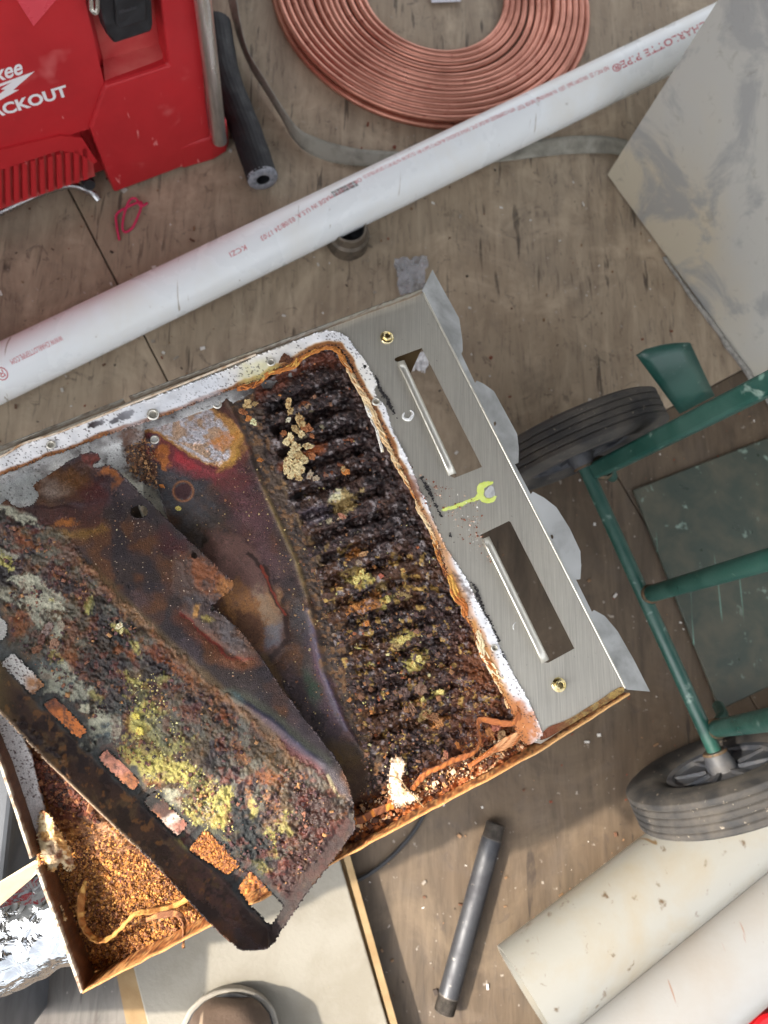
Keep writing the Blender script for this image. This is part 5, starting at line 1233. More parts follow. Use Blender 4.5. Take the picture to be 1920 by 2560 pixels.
FL = [(617, 1012, 13, Y2), (608, 1030, 11, Y3), (636, 1010, 8, Y2), (633, 1055, 9, (206, 204, 160)), (622, 1045, 9, Y5), (722, 1010, 13, Y2), (726, 1028, 12, Y2), (720, 1050, 7, (190, 184, 160)), (750, 1052, 18, Y2), (768, 1070, 14, Y3), (738, 1072, 14, Y2), (752, 1086, 12, Y1), (780, 1090, 9, Y3), (724, 1100, 15, Y1), (710, 1082, 8, Y3), (740, 1118, 12, Y1), (770, 1116, 14, Y1), (748, 1140, 14, Y2), (732, 1136, 14, Y1), (722, 1155, 14, Y1), (742, 1160, 16, Y1), (760, 1150, 13, Y1), (780, 1140, 10, Y3), (716, 1175, 13, Y1), (736, 1182, 15, Y1), (752, 1178, 12, Y1), (748, 1196, 9, Y2), (724, 1190, 10, Y1), (776, 1186, 12, (166, 150, 128)), (790, 1196, 9, (176, 160, 136)), (866, 1180, 11, Y5), (858, 1172, 8, Y2), (650, 1150, 9, Y5), (446, 1271, 7, (210, 196, 110)), (628, 1464, 7, (206, 196, 70)), (405, 1215, 8, Y5), (904, 1436, 12, Y4), (890, 1450, 10, Y4), (918, 1442, 9, Y4), (970, 1497, 9, Y4), (916, 1558, 8, Y5), (1004, 1602, 10, Y4), (1018, 1594, 8, Y4), (1046, 1646, 9, Y4), (1034, 1662, 8, Y4), (1100, 1730, 9, Y4), (1056, 1748, 7, Y4), (1030, 1770, 13, (112, 84, 66)), (1052, 1722, 16, (118, 92, 76)), (1085, 1795, 17, (132, 92, 62)), (1098, 1806, 12, (160, 112, 68)), (1010, 1730, 14, (104, 84, 78)), (910, 1385, 12, (156, 120, 84)), (952, 1440, 8, (150, 84, 66)), (855, 1290, 10, (150, 104, 84)), (1115, 1885, 9, (150, 96, 76)), (1144, 1862, 8, Y5), (1112, 1892, 7, (150, 110, 84)), (1240, 1818, 15, (150, 92, 74)), (1225, 1832, 12, (156, 104, 60)), (1252, 1838, 14, (120, 92, 62)), (708, 897, 13, (96, 60, 38)), (720, 900, 11, (90, 56, 38))]
for i, (a, b, s, c) in enumerate(FL):
    zf = ZT-.0035 if b > 950 else ZT+.002
    if a < 660 and b > 1100: zf = ZT-.011
    flake(a, b, s*M_px*1.0, zf, c, i+5, flat=.5)
def scatter(name, n, poly, z, sizes, cols, seed, par, dens=None, mat=None, nz=.0012, flatk=.6):
    poly = np.asarray(poly, float); R = np.random.RandomState(seed)
    x = R.uniform(poly[:, 0].min(), poly[:, 0].max(), n*3); y = R.uniform(poly[:, 1].min(), poly[:, 1].max(), n*3)
    m = sdf(x, y, poly) > 2
    if dens is not None: m &= R.rand(len(x)) < dens(x, y)
    x, y = x[m][:n], y[m][:n]; z = z(x, y) if callable(z) else np.full(len(x), z)
    B = PA(x, y, z+R.uniform(0, nz, len(x))); mb = MB(); N_ = len(x)
    s = sizes[0]*(sizes[1]/sizes[0])**(R.rand(N_)**2.2)
    base = np.array([[-1, -1, -1], [1, -1, -1], [1, 1, -1], [-1, 1, -1], [-.7, -.6, 1], [.6, -.7, 1], [.7, .6, 1], [-.6, .7, 1]], float)
    A_ = R.normal(size=(N_, 3, 3)); Q = np.linalg.qr(A_)[0]
    if name == 'scale_crumbs':          # plates of scale lie nearly flat
        th = R.uniform(0, 6.28, N_); Z3 = np.zeros(N_); Q = np.stack((np.stack((np.cos(th), -np.sin(th), Z3), 1), np.stack((np.sin(th), np.cos(th), Z3), 1), np.stack((Z3, Z3, Z3+1), 1)), 1)
        tlt = R.normal(0, .28, (N_, 2)); Q[:, 2, 0] = tlt[:, 0]; Q[:, 2, 1] = tlt[:, 1]; flatk = .32
    vv = base[None]*(s[:, None, None]*R.uniform(.5, 1.3, (N_, 1, 3)))*(1+R.uniform(-.25, .25, (N_, 8, 3)))
    vv = np.einsum('nij,nkj->nki', Q, vv); V = (vv*np.array((1, 1, flatk))+B[:, None, :]).reshape(-1, 3)
    fb = np.array([(3, 2, 1, 0), (4, 5, 6, 7), (0, 1, 5, 4), (1, 2, 6, 5), (2, 3, 7, 6), (3, 0, 4, 7)])
    F_ = (fb[None]+np.arange(N_)[:, None, None]*8).reshape(-1, 4)
    ci = R.randint(0, len(cols), N_); C_ = np.array([lin(*cols[k]) for k in ci])*R.uniform(.75, 1.2, (N_, 1)); C_ = np.repeat(C_, 8, 0)
    o = obj(name, V, F_, mat or M_rust, par, cols=C_, attr={'metal': np.zeros(len(V)), 'rough': np.full(len(V), .6)}); tag(o, kind='stuff'); return o
crust_poly = [(640, 1000), (700, 940), (840, 890), (890, 960), (1000, 1190), (1120, 1450), (1250, 1740), (1280, 1800), (1050, 1990), (920, 2000), (840, 1600), (700, 1200)]
zc = lambda x, y: ZT-.013+crust_h(x, y)[0]+.0005
scatter('scale_crumbs', 3400, crust_poly, zc, (.0003, .0024), [(78, 56, 52), (98, 74, 66), (56, 40, 40), (116, 82, 62), (132, 92, 60), (84, 66, 66)], 5, tray, dens=lambda x, y: .12+.88*sst(1350, 1600, y), nz=.0014)
scatter('scale_crumbs', 900, crust_poly, zc, (.0004, .0024), [(186, 150, 92), (168, 110, 58), (150, 84, 50), (190, 180, 130), (180, 172, 110)], 6, tray, dens=lambda x, y: sst(.56, .66, fbm(x/40, y/40, 3))*sst(1250, 1450, y)+.03, nz=.002)
scatter('rust_grit', 2000, [(400, 1180), (640, 1130), (790, 1400), (940, 1880), (1000, 2020), (860, 2060), (640, 1640), (430, 1300)], ZT-.0125, (.00018, .0009), [(150, 118, 82), (130, 84, 56), (90, 60, 46), (60, 44, 40), (170, 150, 104)], 7, tray, nz=.0004, dens=lambda x, y: .15+.85*np.exp(-(sideof(x, y, G1)-20)**2/2/45**2)+.3*(fbm(x/60, y/60, 2) > .55))
scatter('rust_grit', 700, [(300, 1080), (345, 1066), (390, 1120), (400, 1225), (350, 1210), (318, 1170)], ZT-.010, (.0003, .0014), [(96, 64, 44), (130, 90, 60), (60, 42, 38), (160, 120, 80)], 8, tray, nz=.0012)
scatter('rust_powder', 9500, [(60, 1990), (120, 1940), (180, 1960), (460, 2230), (530, 2290), (215, 2440), (100, 2190)], lambda x, y: ZT-.030+.001+(fbm(x/18, y/18, 6, 4)-.5)*.006, (.0003, .0012), [(190, 130, 62), (168, 108, 54), (206, 152, 84), (126, 80, 46), (98, 58, 40), (150, 104, 70)], 9, tray, nz=.0015, dens=lambda x, y: .15+.85*sst(2060, 2180, y))
scatter('rust_powder', 1500, [(470, 2110), (520, 2070), (610, 2160), (570, 2200)], ZT-.028, (.0004, .0017), [(176, 116, 54), (150, 94, 48), (120, 72, 42)], 10, tray, nz=.0015)
scatter('rust_powder', 1500, [(40, 1890), (110, 1900), (210, 1960), (250, 2060), (130, 2010)], ZT-.0275, (.0004, .0025), [(120, 66, 46), (96, 52, 40), (150, 100, 66), (70, 46, 40)], 12, tray, nz=.002)
scatter('rust_grit', 500, [(560, 1000), (640, 960), (960, 1040), (1070, 1230), (1120, 1340), (1060, 1290), (960, 1080), (860, 870), (700, 930)], ZT+.0025, (.0003, .0012), [(120, 72, 46), (70, 46, 40), (150, 96, 60)], 13, tray, nz=.0004, dens=lambda x, y: .1+.9*(y > 1150))
scatter('scale_crumbs', 1500, [(900, 2010), (1080, 1930), (1200, 1860), (1300, 1830), (1330, 1860), (1040, 2010), (890, 2090)], ZT-.013, (.0005, .003), [(150, 90, 52), (96, 56, 38), (70, 44, 34), (190, 140, 92), (206, 180, 150)], 14, tray, nz=.004)
# grit on the galvanised plate
scatter('rust_grit', 160, [(1040, 1180), (1200, 1250), (1240, 1420), (1190, 1400), (1110, 1290)], ZT+.0005, (.0003, .0009), [(190, 160, 140), (130, 76, 52), (210, 206, 200)], 15, tray, nz=.0002)

# ---- braided gasket rope
def rope(name, pts, r, twist, cols, z, strands=3, seed=1, mat=None, n=6):
    c = spline([P(x, y, z+dz) for x, y, dz in [(q+(0,))[:3] for q in pts]], n); T = np.gradient(c, axis=0); T /= np.linalg.norm(T, axis=1)[:, None]
    L_ = np.concatenate(([0], np.cumsum(np.linalg.norm(np.diff(c, axis=0), axis=1)))); m = int(L_[-1]/.0010)+2; tt = np.linspace(0, L_[-1], m)
    C = np.stack([np.interp(tt, L_, c[:, k]) for k in range(3)], 1); T = np.gradient(C, axis=0); T /= np.linalg.norm(T, axis=1)[:, None]
    S_ = np.cross(T, fz); S_ /= np.linalg.norm(S_, axis=1)[:, None]; U_ = np.cross(S_, T); mb = MB(); rg = np.random.RandomState(seed)
    wob = (fbm(tt*60, tt*0, seed, 3)-.5); wid = .7+.7*fbm(tt*90, tt*0+5, seed, 3)
    K = 8
    strands = strands*3; K = 6; big = fbm(tt*28, tt*0+2, seed+11, 4)
    for s in range(strands):
        wb = fbm(tt*70+s*31, tt*0+s, seed+s, 4)-.5; ph = tt*twist*(.22+.22*rg.rand())*rg.choice((-1, 1))+rg.rand()*6.3+wb*5; off = r*(.35+.65*rg.rand())*wid
        pc = C+S_*(off*np.cos(ph)*1.15+wob*r*1.6+wb*r*.9)[:, None]+U_*(off*np.sin(ph)*.7)[:, None]
        rad = r*(.26+.2*rg.rand())*wid*(.6+.8*fbm(tt*200, tt*0+s*3, s, 2)); V = []
        for k in range(K):
            a = 2*math.pi*k/K; V.append(pc+S_*(rad*math.cos(a))[:, None]+U_*(rad*math.sin(a))[:, None])
        V = np.stack(V, 1).reshape(-1, 3); b = len(mb.v); mb.v += V.tolist()
        f0_ = [(b+i*K+k, b+i*K+(k+1) % K, b+(i+1)*K+(k+1) % K, b+(i+1)*K+k) for i in range(m-1) for k in range(K)]; mb.f += f0_
        f_ = .55*big+.45*fbm(tt*140, tt*0+s*9, seed+3, 4); g_ = tt/tt[-1]
        for i in range(m):
            cc_ = cols(g_[i], f_[i]); mb.c += [tuple(cc_*(.8+.4*rg.rand())) for _ in range(K)]
    return mb.build(name, mat or M_rope, tray, True, sharp=60)
M_rope = vcol('rusted_gasket_fibre', .85, 0, .0006, 1400)
OR, CR, BRN, GD, WH = lin(178, 104, 46), lin(224, 206, 168), lin(110, 62, 34), lin(206, 156, 76), lin(226, 222, 214)
def rcol(g, f):
    a = OR*(1-g)+GD*g if g < .45 else GD*.5+OR*.5
    if g > .26: a = a*.5+(CR if f > .5 else OR)*.5
    if f < .38: a = BRN
    elif f > .62: a = a*.4+CR*.6 if g > .2 else GD
    return a
rp_ = [(592, 972), (620, 966), (645, 956), (668, 935), (700, 926), (728, 915), (750, 895), (775, 882), (800, 872), (824, 868), (842, 872), (858, 892), (870, 920), (884, 945), (902, 975), (922, 1005), (938, 1040), (950, 1070), (962, 1098), (978, 1130), (992, 1160), (1006, 1185), (1022, 1215), (1040, 1250), (1056, 1285), (1072, 1318), (1088, 1360), (1098, 1392), (1112, 1425), (1128, 1452), (1150, 1490), (1160, 1520), (1176, 1552), (1192, 1590), (1210, 1635), (1228, 1668), (1242, 1700), (1258, 1730), (1276, 1768)]
rope('gasket_rope', rp_, .0024, 420, rcol, ZT-.001, 3, 4)
rope('gasket_rope', [(880, 935, .001), (895, 965), (918, 1020), (932, 1050), (945, 1090), (958, 1130)], .0016, 300, lambda g, f: WH if f > .45 else CR, ZT-.002, 2, 9)
rope('gasket_rope', [(1120, 1440), (1135, 1470, .001), (1148, 1500, .002), (1160, 1515, .001), (1165, 1540)], .0028, 260, lambda g, f: GD if f > .5 else OR, ZT+.001, 3, 19)
rope('gasket_rope', [(1190, 1578), (1212, 1625, .001), (1232, 1660), (1252, 1700)], .0030, 380, lambda g, f: CR if f > .42 else OR, ZT+.0005, 3, 29)
# loosened gasket strips
def ribbon(name, pts, w, cols, z, mat=None, par=tray, th=.0012, n=8, label=None):
    A_ = [(q+(0, .3, 1.))[:5] if len(q) == 2 else (q+(.3, 1.))[:5] if len(q) == 3 else (q+(1.,))[:5] for q in pts]
    c = spline([P(x, y, z+dz) for x, y, dz, _, _ in A_], n); ts = np.linspace(0, len(A_)-1, len(c)); tw = np.interp(ts, range(len(A_)), [a[3] for a in A_])
    ww = np.interp(ts, range(len(A_)), [a[4] for a in A_]); T = np.gradient(c, axis=0); V = []; C_ = []; K = 6
    fr_ = fbm(ts*3, ts*0, 4, 4)
    for i, p in enumerate(c):
        t = T[i]/np.linalg.norm(T[i]); s_ = np.cross(t, fz); s_ /= np.linalg.norm(s_); u_ = np.cross(s_, t); a = tw[i]*math.pi/2; d = math.cos(a)*s_+math.sin(a)*u_
        for k in range(K):
            e = k/(K-1)*2-1; V.append(p+d*(w*ww[i]*e*.5*(1+.3*(fr_[i]-.5)))+np.cross(d, t)*(.0006*math.sin(i*1.3+k))); C_.append(cols[0]*(1-abs(e)**2)+cols[1]*abs(e)**2 if fr_[i] < .55 else cols[2])
    f = [(i*K+k, i*K+k+1, (i+1)*K+k+1, (i+1)*K+k) for i in range(len(c)-1) for k in range(K-1)]
    o = obj(name, V, f, mat or M_rope, par, True, cols=np.array(C_)); md = o.modifiers.new('t', 'SOLIDIFY'); md.thickness = th; md.offset = 0; return o
ribbon('gasket_strip', [(1296, 1760, .003), (1300, 1785, .006), (1280, 1808, .006), (1240, 1805, .004), (1202, 1798, .004), (1196, 1820, .004, .7), (1200, 1850, .004, .6), (1188, 1878, .005, .5), (1160, 1892, .004), (1130, 1902, .004), (1100, 1918, .004), (1068, 1932, .003), (1045, 1955, .002), (1030, 1975, 0)], .0060, (OR, BRN, lin(160, 92, 48)), ZT-.004)
ribbon('gasket_strip', [(985, 2012, .004), (960, 2022, .004), (930, 2034, .004), (905, 2048, .003), (880, 2052, .002), (868, 2040, 0)], .0075, (lin(206, 126, 44), OR, BRN), ZT-.006)
for k in range(5):
    o_ = k*9; ribbon('gasket_strip', [(1310+o_*.4, 1770+o_, .002), (1318-o_*.3, 1800+o_*.9, .003), (1300-o_*.5, 1830+o_*.8, .003), (1262-o_, 1850+o_*.9, .002), (1225-o_*1.5, 1880+o_, .001)], .0042, (lin(180, 110, 66), OR, lin(206, 150, 104)), ZT-.003-k*.0012)
# torn piece of white gasket
tornp = chaikin([(981, 1896), (1000, 1890), (1014, 1908), (1004, 1945), (998, 1960), (1012, 1975), (1030, 1985), (1052, 1992), (1036, 2002), (1010, 2008), (1000, 2020), (984, 2012), (975, 1985), (972, 1950), (976, 1915)], 2)
def paint_torn(x, y):
    p = Paint(x, y, (226, 218, 200), .7); p.noise(16, .5, .66, (206, 176, 130), .8, 3); p.noise(8, .6, .7, (150, 100, 62), .7, 5); d = sdf(x, y, tornp); p.mix((1-sst(0, 6, d))*.5, (176, 120, 70)); return p
grid_surface('torn_gasket', [(960, 1880), (1065, 1880), (1065, 2030), (960, 2030)], 60, 80, tornp, [], lambda x, y, p: .004+.0045*np.sin((x-960)/14)*.5+(fbm(x/10, y/10, 4)-.5)*.004+.004*sst(1960, 1900, y), paint_torn, M_enam, tray, .002, ZT-.003)
mb = MB(); mb.tube(spline([P(968, 1935, ZT+.004), P(1000, 1950, ZT+.005), P(1020, 1975, ZT+.004), P(1060, 2018, ZT+.002)], 5), .0005, 6); mb.build('dry_fibre', M_cbd, tray, True)
# strips at the lower left
GDN = lin(206, 160, 92)
ribbon('gasket_strip', [(214, 2200, .004, .3, .4), (204, 2240, .008, .4, 1.2), (202, 2290, .010, .55, 1.1), (214, 2325, .010, .7), (240, 2350, .009, .75), (272, 2346, .009, .75), (305, 2318, .008, .7), (338, 2285, .007, .7), (380, 2278, .007, .6), (430, 2268, .007, .5), (480, 2240, .006, .5)], .0056, (lin(206, 164, 92), lin(184, 132, 66), lin(160, 106, 52)), ZT-.022)
ribbon('gasket_strip', [(365, 2300, .006, .4, .6), (400, 2288, .008), (440, 2284, .010), (458, 2300, .012, .6, .8), (460, 2330, .014, .6, .7), (458, 2370, .012, .6, .3)], .0050, (lin(170, 120, 72), lin(140, 92, 56), lin(120, 76, 48)), ZT-.014)
def paint_flap(x, y):
    p = Paint(x, y, (214, 192, 150), .6); p.noise(22, .48, .64, (190, 140, 74), .9, 3); p.noise(14, .58, .68, (120, 70, 44), .8, 7); p.blob(135, 2130, 14, 34, -20, (96, 60, 44), .8, .5); return p
fp1 = chaikin([(96, 2040), (112, 2020), (150, 2080), (178, 2130), (186, 2160), (180, 2180), (165, 2172), (150, 2150), (132, 2190), (110, 2150), (96, 2110)], 2)
grid_surface('gasket_flap', [(80, 2010), (200, 2010), (200, 2200), (80, 2200)], 70, 110, fp1, [], lambda x, y, p: .006+.007*np.sin((x-90)/22)+(fbm(x/12, y/12, 4)-.5)*.004, paint_flap, M_enam, tray, .0018, ZT-.018)
fp2 = chaikin([(112, 2212), (122, 2205), (136, 2240), (158, 2280), (168, 2304), (160, 2302), (140, 2280), (118, 2250)], 2)
grid_surface('gasket_flap', [(100, 2195), (180, 2195), (180, 2320), (100, 2320)], 50, 80, fp2, [], lambda x, y, p: .008+.004*np.sin((x-90)/9), lambda x, y: paint_flap(x, y), M_enam, tray, .0018, ZT-.016)
# dark bracket under the plate, seen through the upper slot
mb = MB(); q = [P(975, 880, ZT-.012), P(1060, 860, ZT-.012), P(1022, 942, ZT-.012), P(975, 930, ZT-.012)]; mb.prism([p-fz*.001 for p in q[::-1]], q[::-1]); mb.build('bracket', surf('brown_stained_steel', (96, 78, 52), .5, .4), tray)

# ================================================================== THE BENT HEAT SHIELD LYING ON THE TRAY
shield = thing('heat_shield', up(P(450, 1750), ZT+.004), 'bent slotted steel shield crusted with yellow and purple rust, lying loose across the tray', 'furnace part')
d1_ = np.array((.72, .694)); d2_ = np.array((-.694, .72)); O_ = np.array((215., 1040.))-d1_*60
SH = [(20, 1249), (26, 1258), (38, 1267), (55, 1270), (72, 1267), (86, 1260), (95, 1247), (97, 1238), (93, 1226), (84, 1218), (84, 1212), (122, 1187), (162, 1160), (205, 1136), (222, 1131), (238, 1132), (248, 1140), (250, 1150), (240, 1158), (231, 1160), (233, 1168), (242, 1173), (252, 1168), (262, 1163), (278, 1166), (307, 1192), (376, 1258), (463, 1342), (530, 1406), (585, 1458), (582, 1472), (556, 1492), (527, 1514), (526, 1522), (545, 1530), (596, 1572), (628, 1612), (650, 1640), (700, 1716), (760, 1796), (810, 1858), (850, 1912), (872, 1962), (884, 2010), (886, 2076), (840, 2140), (775, 2222), (720, 2300), (680, 2362), (664, 2370), (612, 2375), (594, 2368), (535, 2316), (466, 2243), (383, 2153), (300, 2077), (116, 1900), (0, 1778), (-170, 1600), (-170, 1240), (0, 1262), (12, 1252)]
sh_holes = slots+[[(348+22*math.cos(a), 1279+17*math.sin(a)) for a in np.linspace(0, 2*math.pi, 21)[:-1]], eh(485, 1389, 9), [(526, 1516), (534, 1514), (538, 1524), (531, 1530), (525, 1525)]]
BEND = [(-170, 1205), (20, 1268), (130, 1310), (205, 1395), (280, 1475), (420, 1611), (578, 1750), (700, 1860), (808, 1950), (890, 2020)]
FOLD = [(-170, 1480), (-10, 1640), (82, 1750), (195, 1858), (330, 1992), (445, 2104), (555, 2200), (600, 2250), (650, 2306), (668, 2318)]
crust_poly2 = [(-180, 1200)]+BEND+[(886, 2076), (775, 2222), (664, 2375), (-180, 1700)]
fold_poly = FOLD+[(668, 2400), (590, 2400), (-200, 1640)]
fold_poly2 = FOLD+[(700, 2700), (300, 2700), (-500, 1900), (-300, 1500)]
END = [(640, 2318), (668, 2316), (700, 2270), (760, 2180), (830, 2090), (870, 2030)]
end_poly = END+[(920, 2040), (886, 2120), (700, 2420), (640, 2400)]
def paint_sh(x, y):
    p = Paint(x, y, (66, 55, 62), .3); p.mix(np.ones_like(x), (62, 51, 49), .24, .3); p.noise(90, .50, .64, (112, 70, 38), .65, 553)
    # ---- smooth heat tinted side
    p.noise(110, .42, .62, (82, 70, 76), .7, 3); p.noise(60, .5, .64, (52, 46, 52), .6, 8)
    p.scale(.82+.36*fbm(x/12, y/12, 315, 4))
    p.blob(150, 1215, 70, 46, -25, (104, 68, 40), .95, .6, .8, .2); p.blob(135, 1225, 34, 24, -20, (150, 134, 124), .85, .7, .8, .2); p.blob(225, 1220, 40, 60, -20, (84, 38, 34), .85, .6, .7, .2); p.blob(185, 1195, 50, 26, -25, (112, 74, 36), .7, .6, .7, .2)
    p.poly([(90, 1270), (250, 1265), (262, 1300), (240, 1325), (140, 1330), (110, 1305)], (80, 42, 34), .85, 12, 14, 10, rough=.6); p.blob(165, 1308, 30, 8, -8, (170, 104, 44), .9, .4, 1.6, 1.6); p.line([(88, 1270), (130, 1268), (165, 1264), (190, 1275)], 3, (52, 26, 26), .8, .6, 6); p.noise(12, .64, .7, (160, 92, 48), .0)
    p.poly([(135, 1325), (240, 1324), (262, 1308), (270, 1325), (220, 1345), (150, 1348)], (140, 104, 52), .8, 9, 10, 8)
    p.poly([(250, 1166), (282, 1170), (300, 1200), (286, 1222), (268, 1196), (248, 1180)], (164, 96, 46), .95, 6, 22, 18, rough=.6); p.poly([(205, 1136), (248, 1140), (244, 1152), (225, 1162), (205, 1150)], (128, 62, 50), .9, 6, 10, 8, rough=.6); p.line([(20, 1250), (40, 1268), (80, 1278), (120, 1290)], 7, (70, 44, 38), .8, .7, 5)
    p.line([(160, 1160), (280, 1200), (300, 1300)], 10, (52, 40, 44), .5, .9, 8)
    p.blob(430, 1360, 26, 50, -50, (80, 34, 34), .75, .5, .8, .2)
    # corroded corner by the small hole
    cor = [(440, 1400), (500, 1370), (545, 1425), (590, 1460), (560, 1495), (525, 1520), (600, 1570), (640, 1625), (600, 1640), (540, 1600), (480, 1540), (440, 1480)]
    p.poly(cor, (92, 72, 64), .9, 14, 24, 14, rough=.6, metal=.1); p.blob(520, 1440, 60, 26, 40, (150, 86, 46), .8, .5, 1.2, .9); p.blob(560, 1470, 24, 18, 20, (184, 122, 62), .7, .5, 1.2, .9); p.blob(480, 1500, 30, 24, 30, (78, 72, 76), .8, .5, 1.2, .9); p.blob(575, 1590, 44, 20, 45, (112, 106, 108), .7, .5, 1.2, 1.1); p.blob(490, 1530, 8, 14, 20, (206, 150, 76), .8, .5, 1, 1); p.blob(520, 1545, 14, 8, 20, (190, 170, 80), .6, .5, 1, 1)
    rl = [(455, 1535), (500, 1575), (540, 1610), (570, 1638), (610, 1650), (632, 1645)]
    p.line([(q[0]-6, q[1]+4) for q in rl], 17, (124, 72, 46), .6, .95, 12); p.line([(q[0]-2, q[1]-3) for q in rl], 3.5, (120, 36, 22), .9, .8, 12, rough=.35); p.poly([(560, 1640), (650, 1650), (660, 1660), (600, 1668), (540, 1648)], (140, 92, 64), .6, 10, 8, 8)
    # iridescent pressing
    rl = [(578, 1735), (620, 1752), (680, 1795), (730, 1838), (780, 1880), (812, 1905)]
    p.line(rl, 14, (110, 112, 96), .75, .9, 3); p.line([(q[0]-2, q[1]+7) for q in rl], 7, (34, 38, 74), .75, .9, 5); p.line([(q[0]-10, q[1]+20) for q in rl], 12, (100, 76, 88), .7, .9, 3); p.blob(585, 1742, 26, 12, 30, (122, 148, 150), .8, .6, .5, .1)
    p.line([(700, 1860), (780, 1920), (830, 1975), (858, 2010)], 12, (142, 82, 70), .6, .9, 4); p.line([(800, 1900), (850, 1960), (872, 2010)], 10, (120, 112, 116), .6, .9, 4); p.blob(860, 2020, 16, 30, -20, (156, 126, 82), .8, .6, .8, .4); p.line([(820, 1940), (842, 1985), (850, 2000)], 4, (206, 196, 150), .6, .8, 3)
    p.line([(230, 1420), (300, 1490), (420, 1605), (570, 1735), (690, 1845)], 9, (122, 98, 60), .55, .9, 4)
    p.c *= .58
    p.tides(60, 7, .9, 501); p.tides(24, 4, .6, 511, .4)
    # ---- crusted side
    c0, r0, m0 = p.c.copy(), p.r.copy(), p.m.copy()
    p.mix(np.ones_like(x), (56, 43, 45), .30, 0)
    p.noise(40, .44, .6, (78, 58, 56), .85, 101); p.noise(60, .5, .62, (38, 29, 31), .8, 103); p.noise(14, .55, .68, (112, 88, 76), .55, 105); p.noise(36, .57, .66, (112, 78, 48), .5, 107); p.noise(12, .64, .72, (166, 108, 60), .5, 109)
    p.noise(9, .60, .68, (36, 25, 28), .8, 111)
    p.noise(70, .50, .60, (96, 80, 54), .6, 151); p.noise(34, .56, .64, (104, 104, 92), .55, 153); p.noise(80, .54, .64, (30, 23, 23), .75, 155); p.tides(40, 6, .8, 157, .5)
    # pale grey-green scale
    for a, b, rx, ry, an, k in ((40, 1285, 60, 14, 20, .8), (20, 1390, 30, 14, 10, .6), (70, 1455, 46, 16, 10, .9), (110, 1500, 60, 18, 30, .9), (85, 1515, 34, 24, 30, .8), (120, 1480, 46, 10, 30, .7), (140, 1590, 14, 44, 15, 1.), (128, 1570, 26, 22, 0, .9), (95, 1555, 34, 12, 30, .8), (150, 1700, 52, 30, 20, 1.), (195, 1725, 20, 20, 0, .8), (240, 1810, 40, 40, 30, 1.), (275, 1830, 34, 30, 40, 1.), (0, 1480, 40, 14, 30, .6), (180, 1340, 30, 12, 10, .5), (435, 2005, 34, 16, 40, .9), (515, 2045, 24, 26, 0, .9)):
        p.blob(a, b, rx, ry, an, (182, 180, 158), k, .2, 1.3, .9, rough=.75)
    for a, b, r in ((262, 1815, 10), (268, 1838, 9), (292, 1818, 6), (245, 1840, 7), (178, 1712, 7), (158, 1722, 6), (150, 1600, 6)): p.blob(a, b, r, r*.8, 0, (60, 72, 84), .9, .25, 1, .9)
    for a, b, rx, ry in ((150, 1690, 80, 40), (110, 1660, 30, 60), (60, 1600, 30, 70), (250, 1850, 60, 26), (300, 1790, 30, 60)): p.blob(a, b, rx, ry, 40, (92, 102, 100), .42, .6, 1, .4)
    # sulphur yellow
    for a, b, rx, ry, an, k in ((6, 1400, 24, 14, 20, 1.), (20, 1245, 10, 8, 0, .6), (345, 1810, 20, 70, -8, 1.), (365, 1850, 30, 70, 0, .8), (330, 1700, 34, 10, 30, .95), (350, 1745, 16, 30, 0, .9), (300, 1575, 26, 7, 30, .8), (335, 1615, 22, 8, 50, .8), (365, 1900, 60, 16, 20, 1.), (430, 1920, 50, 22, 20, .95), (480, 1950, 40, 20, 30, .95), (400, 1880, 40, 30, 0, .75), (350, 1920, 30, 24, 0, 1.), (500, 1985, 26, 30, 0, .9), (545, 2040, 22, 50, -10, 1.), (560, 2000, 14, 30, 10, .95), (530, 2060, 36, 24, 20, 1.), (480, 2040, 26, 14, 20, .7), (455, 2110, 22, 14, 30, .95), (560, 2100, 18, 8, 40, .8), (680, 2110, 22, 30, 0, .95), (640, 2160, 30, 14, 30, .6), (630, 2030, 8, 26, 0, .8), (710, 2060, 14, 24, 10, .6), (130, 1500, 8, 6, 0, .7), (130, 1640, 9, 14, 20, .8), (150, 1650, 10, 14, 0, .7), (215, 1520, 14, 10, 0, .7), (220, 1512, 12, 24, 30, .6), (235, 1740, 20, 8, 40, .5), (385, 1770, 40, 8, 20, .7), (405, 1700, 10, 12, 0, .6), (440, 1860, 30, 20, 0, .6)):
        p.blob(a, b, rx, ry, an, (190, 180, 104), k*.9, .3, 1.6, 1.6, rough=.8)
    p.blob(395, 1840, 40, 44, 0, (122, 124, 104), .75, .5, 1, .6); p.blob(420, 1820, 30, 34, 0, (96, 88, 72), .6, .5, 1, .6)
    # black-green oxide
    for a, b, rx, ry, an in ((600, 2080, 34, 74, -20), (640, 2110, 60, 40, 30), (600, 2020, 16, 40, 0), (560, 2090, 26, 10, 40), (490, 1970, 20, 34, 0), (300, 1600, 24, 14, 40), (232, 1520, 10, 14, 0), (640, 2150, 30, 20, 0), (405, 2080, 20, 10, 40), (350, 1740, 16, 24, 0)): p.blob(a, b, rx, ry, an, (34, 38, 40), .85, .35, 1.3, 1., rough=.6)
    # orange
    for a, b, rx, ry, an in ((180, 1650, 18, 34, 0), (330, 1640, 14, 12, 0), (400, 1640, 50, 12, 40), (460, 1690, 50, 12, 40), (300, 1620, 16, 10, 0), (560, 1790, 20, 8, 60), (600, 1880, 30, 16, 40), (680, 1940, 34, 18, 30), (40, 1560, 30, 20, 0), (320, 1800, 10, 26, -10), (60, 1350, 30, 10, 40), (490, 2220, 30, 14, 40), (380, 1960, 26, 10, 30)): p.blob(a, b, rx, ry, an, (146, 86, 46), .7, .5, 1.4, 1.3, rough=.7)
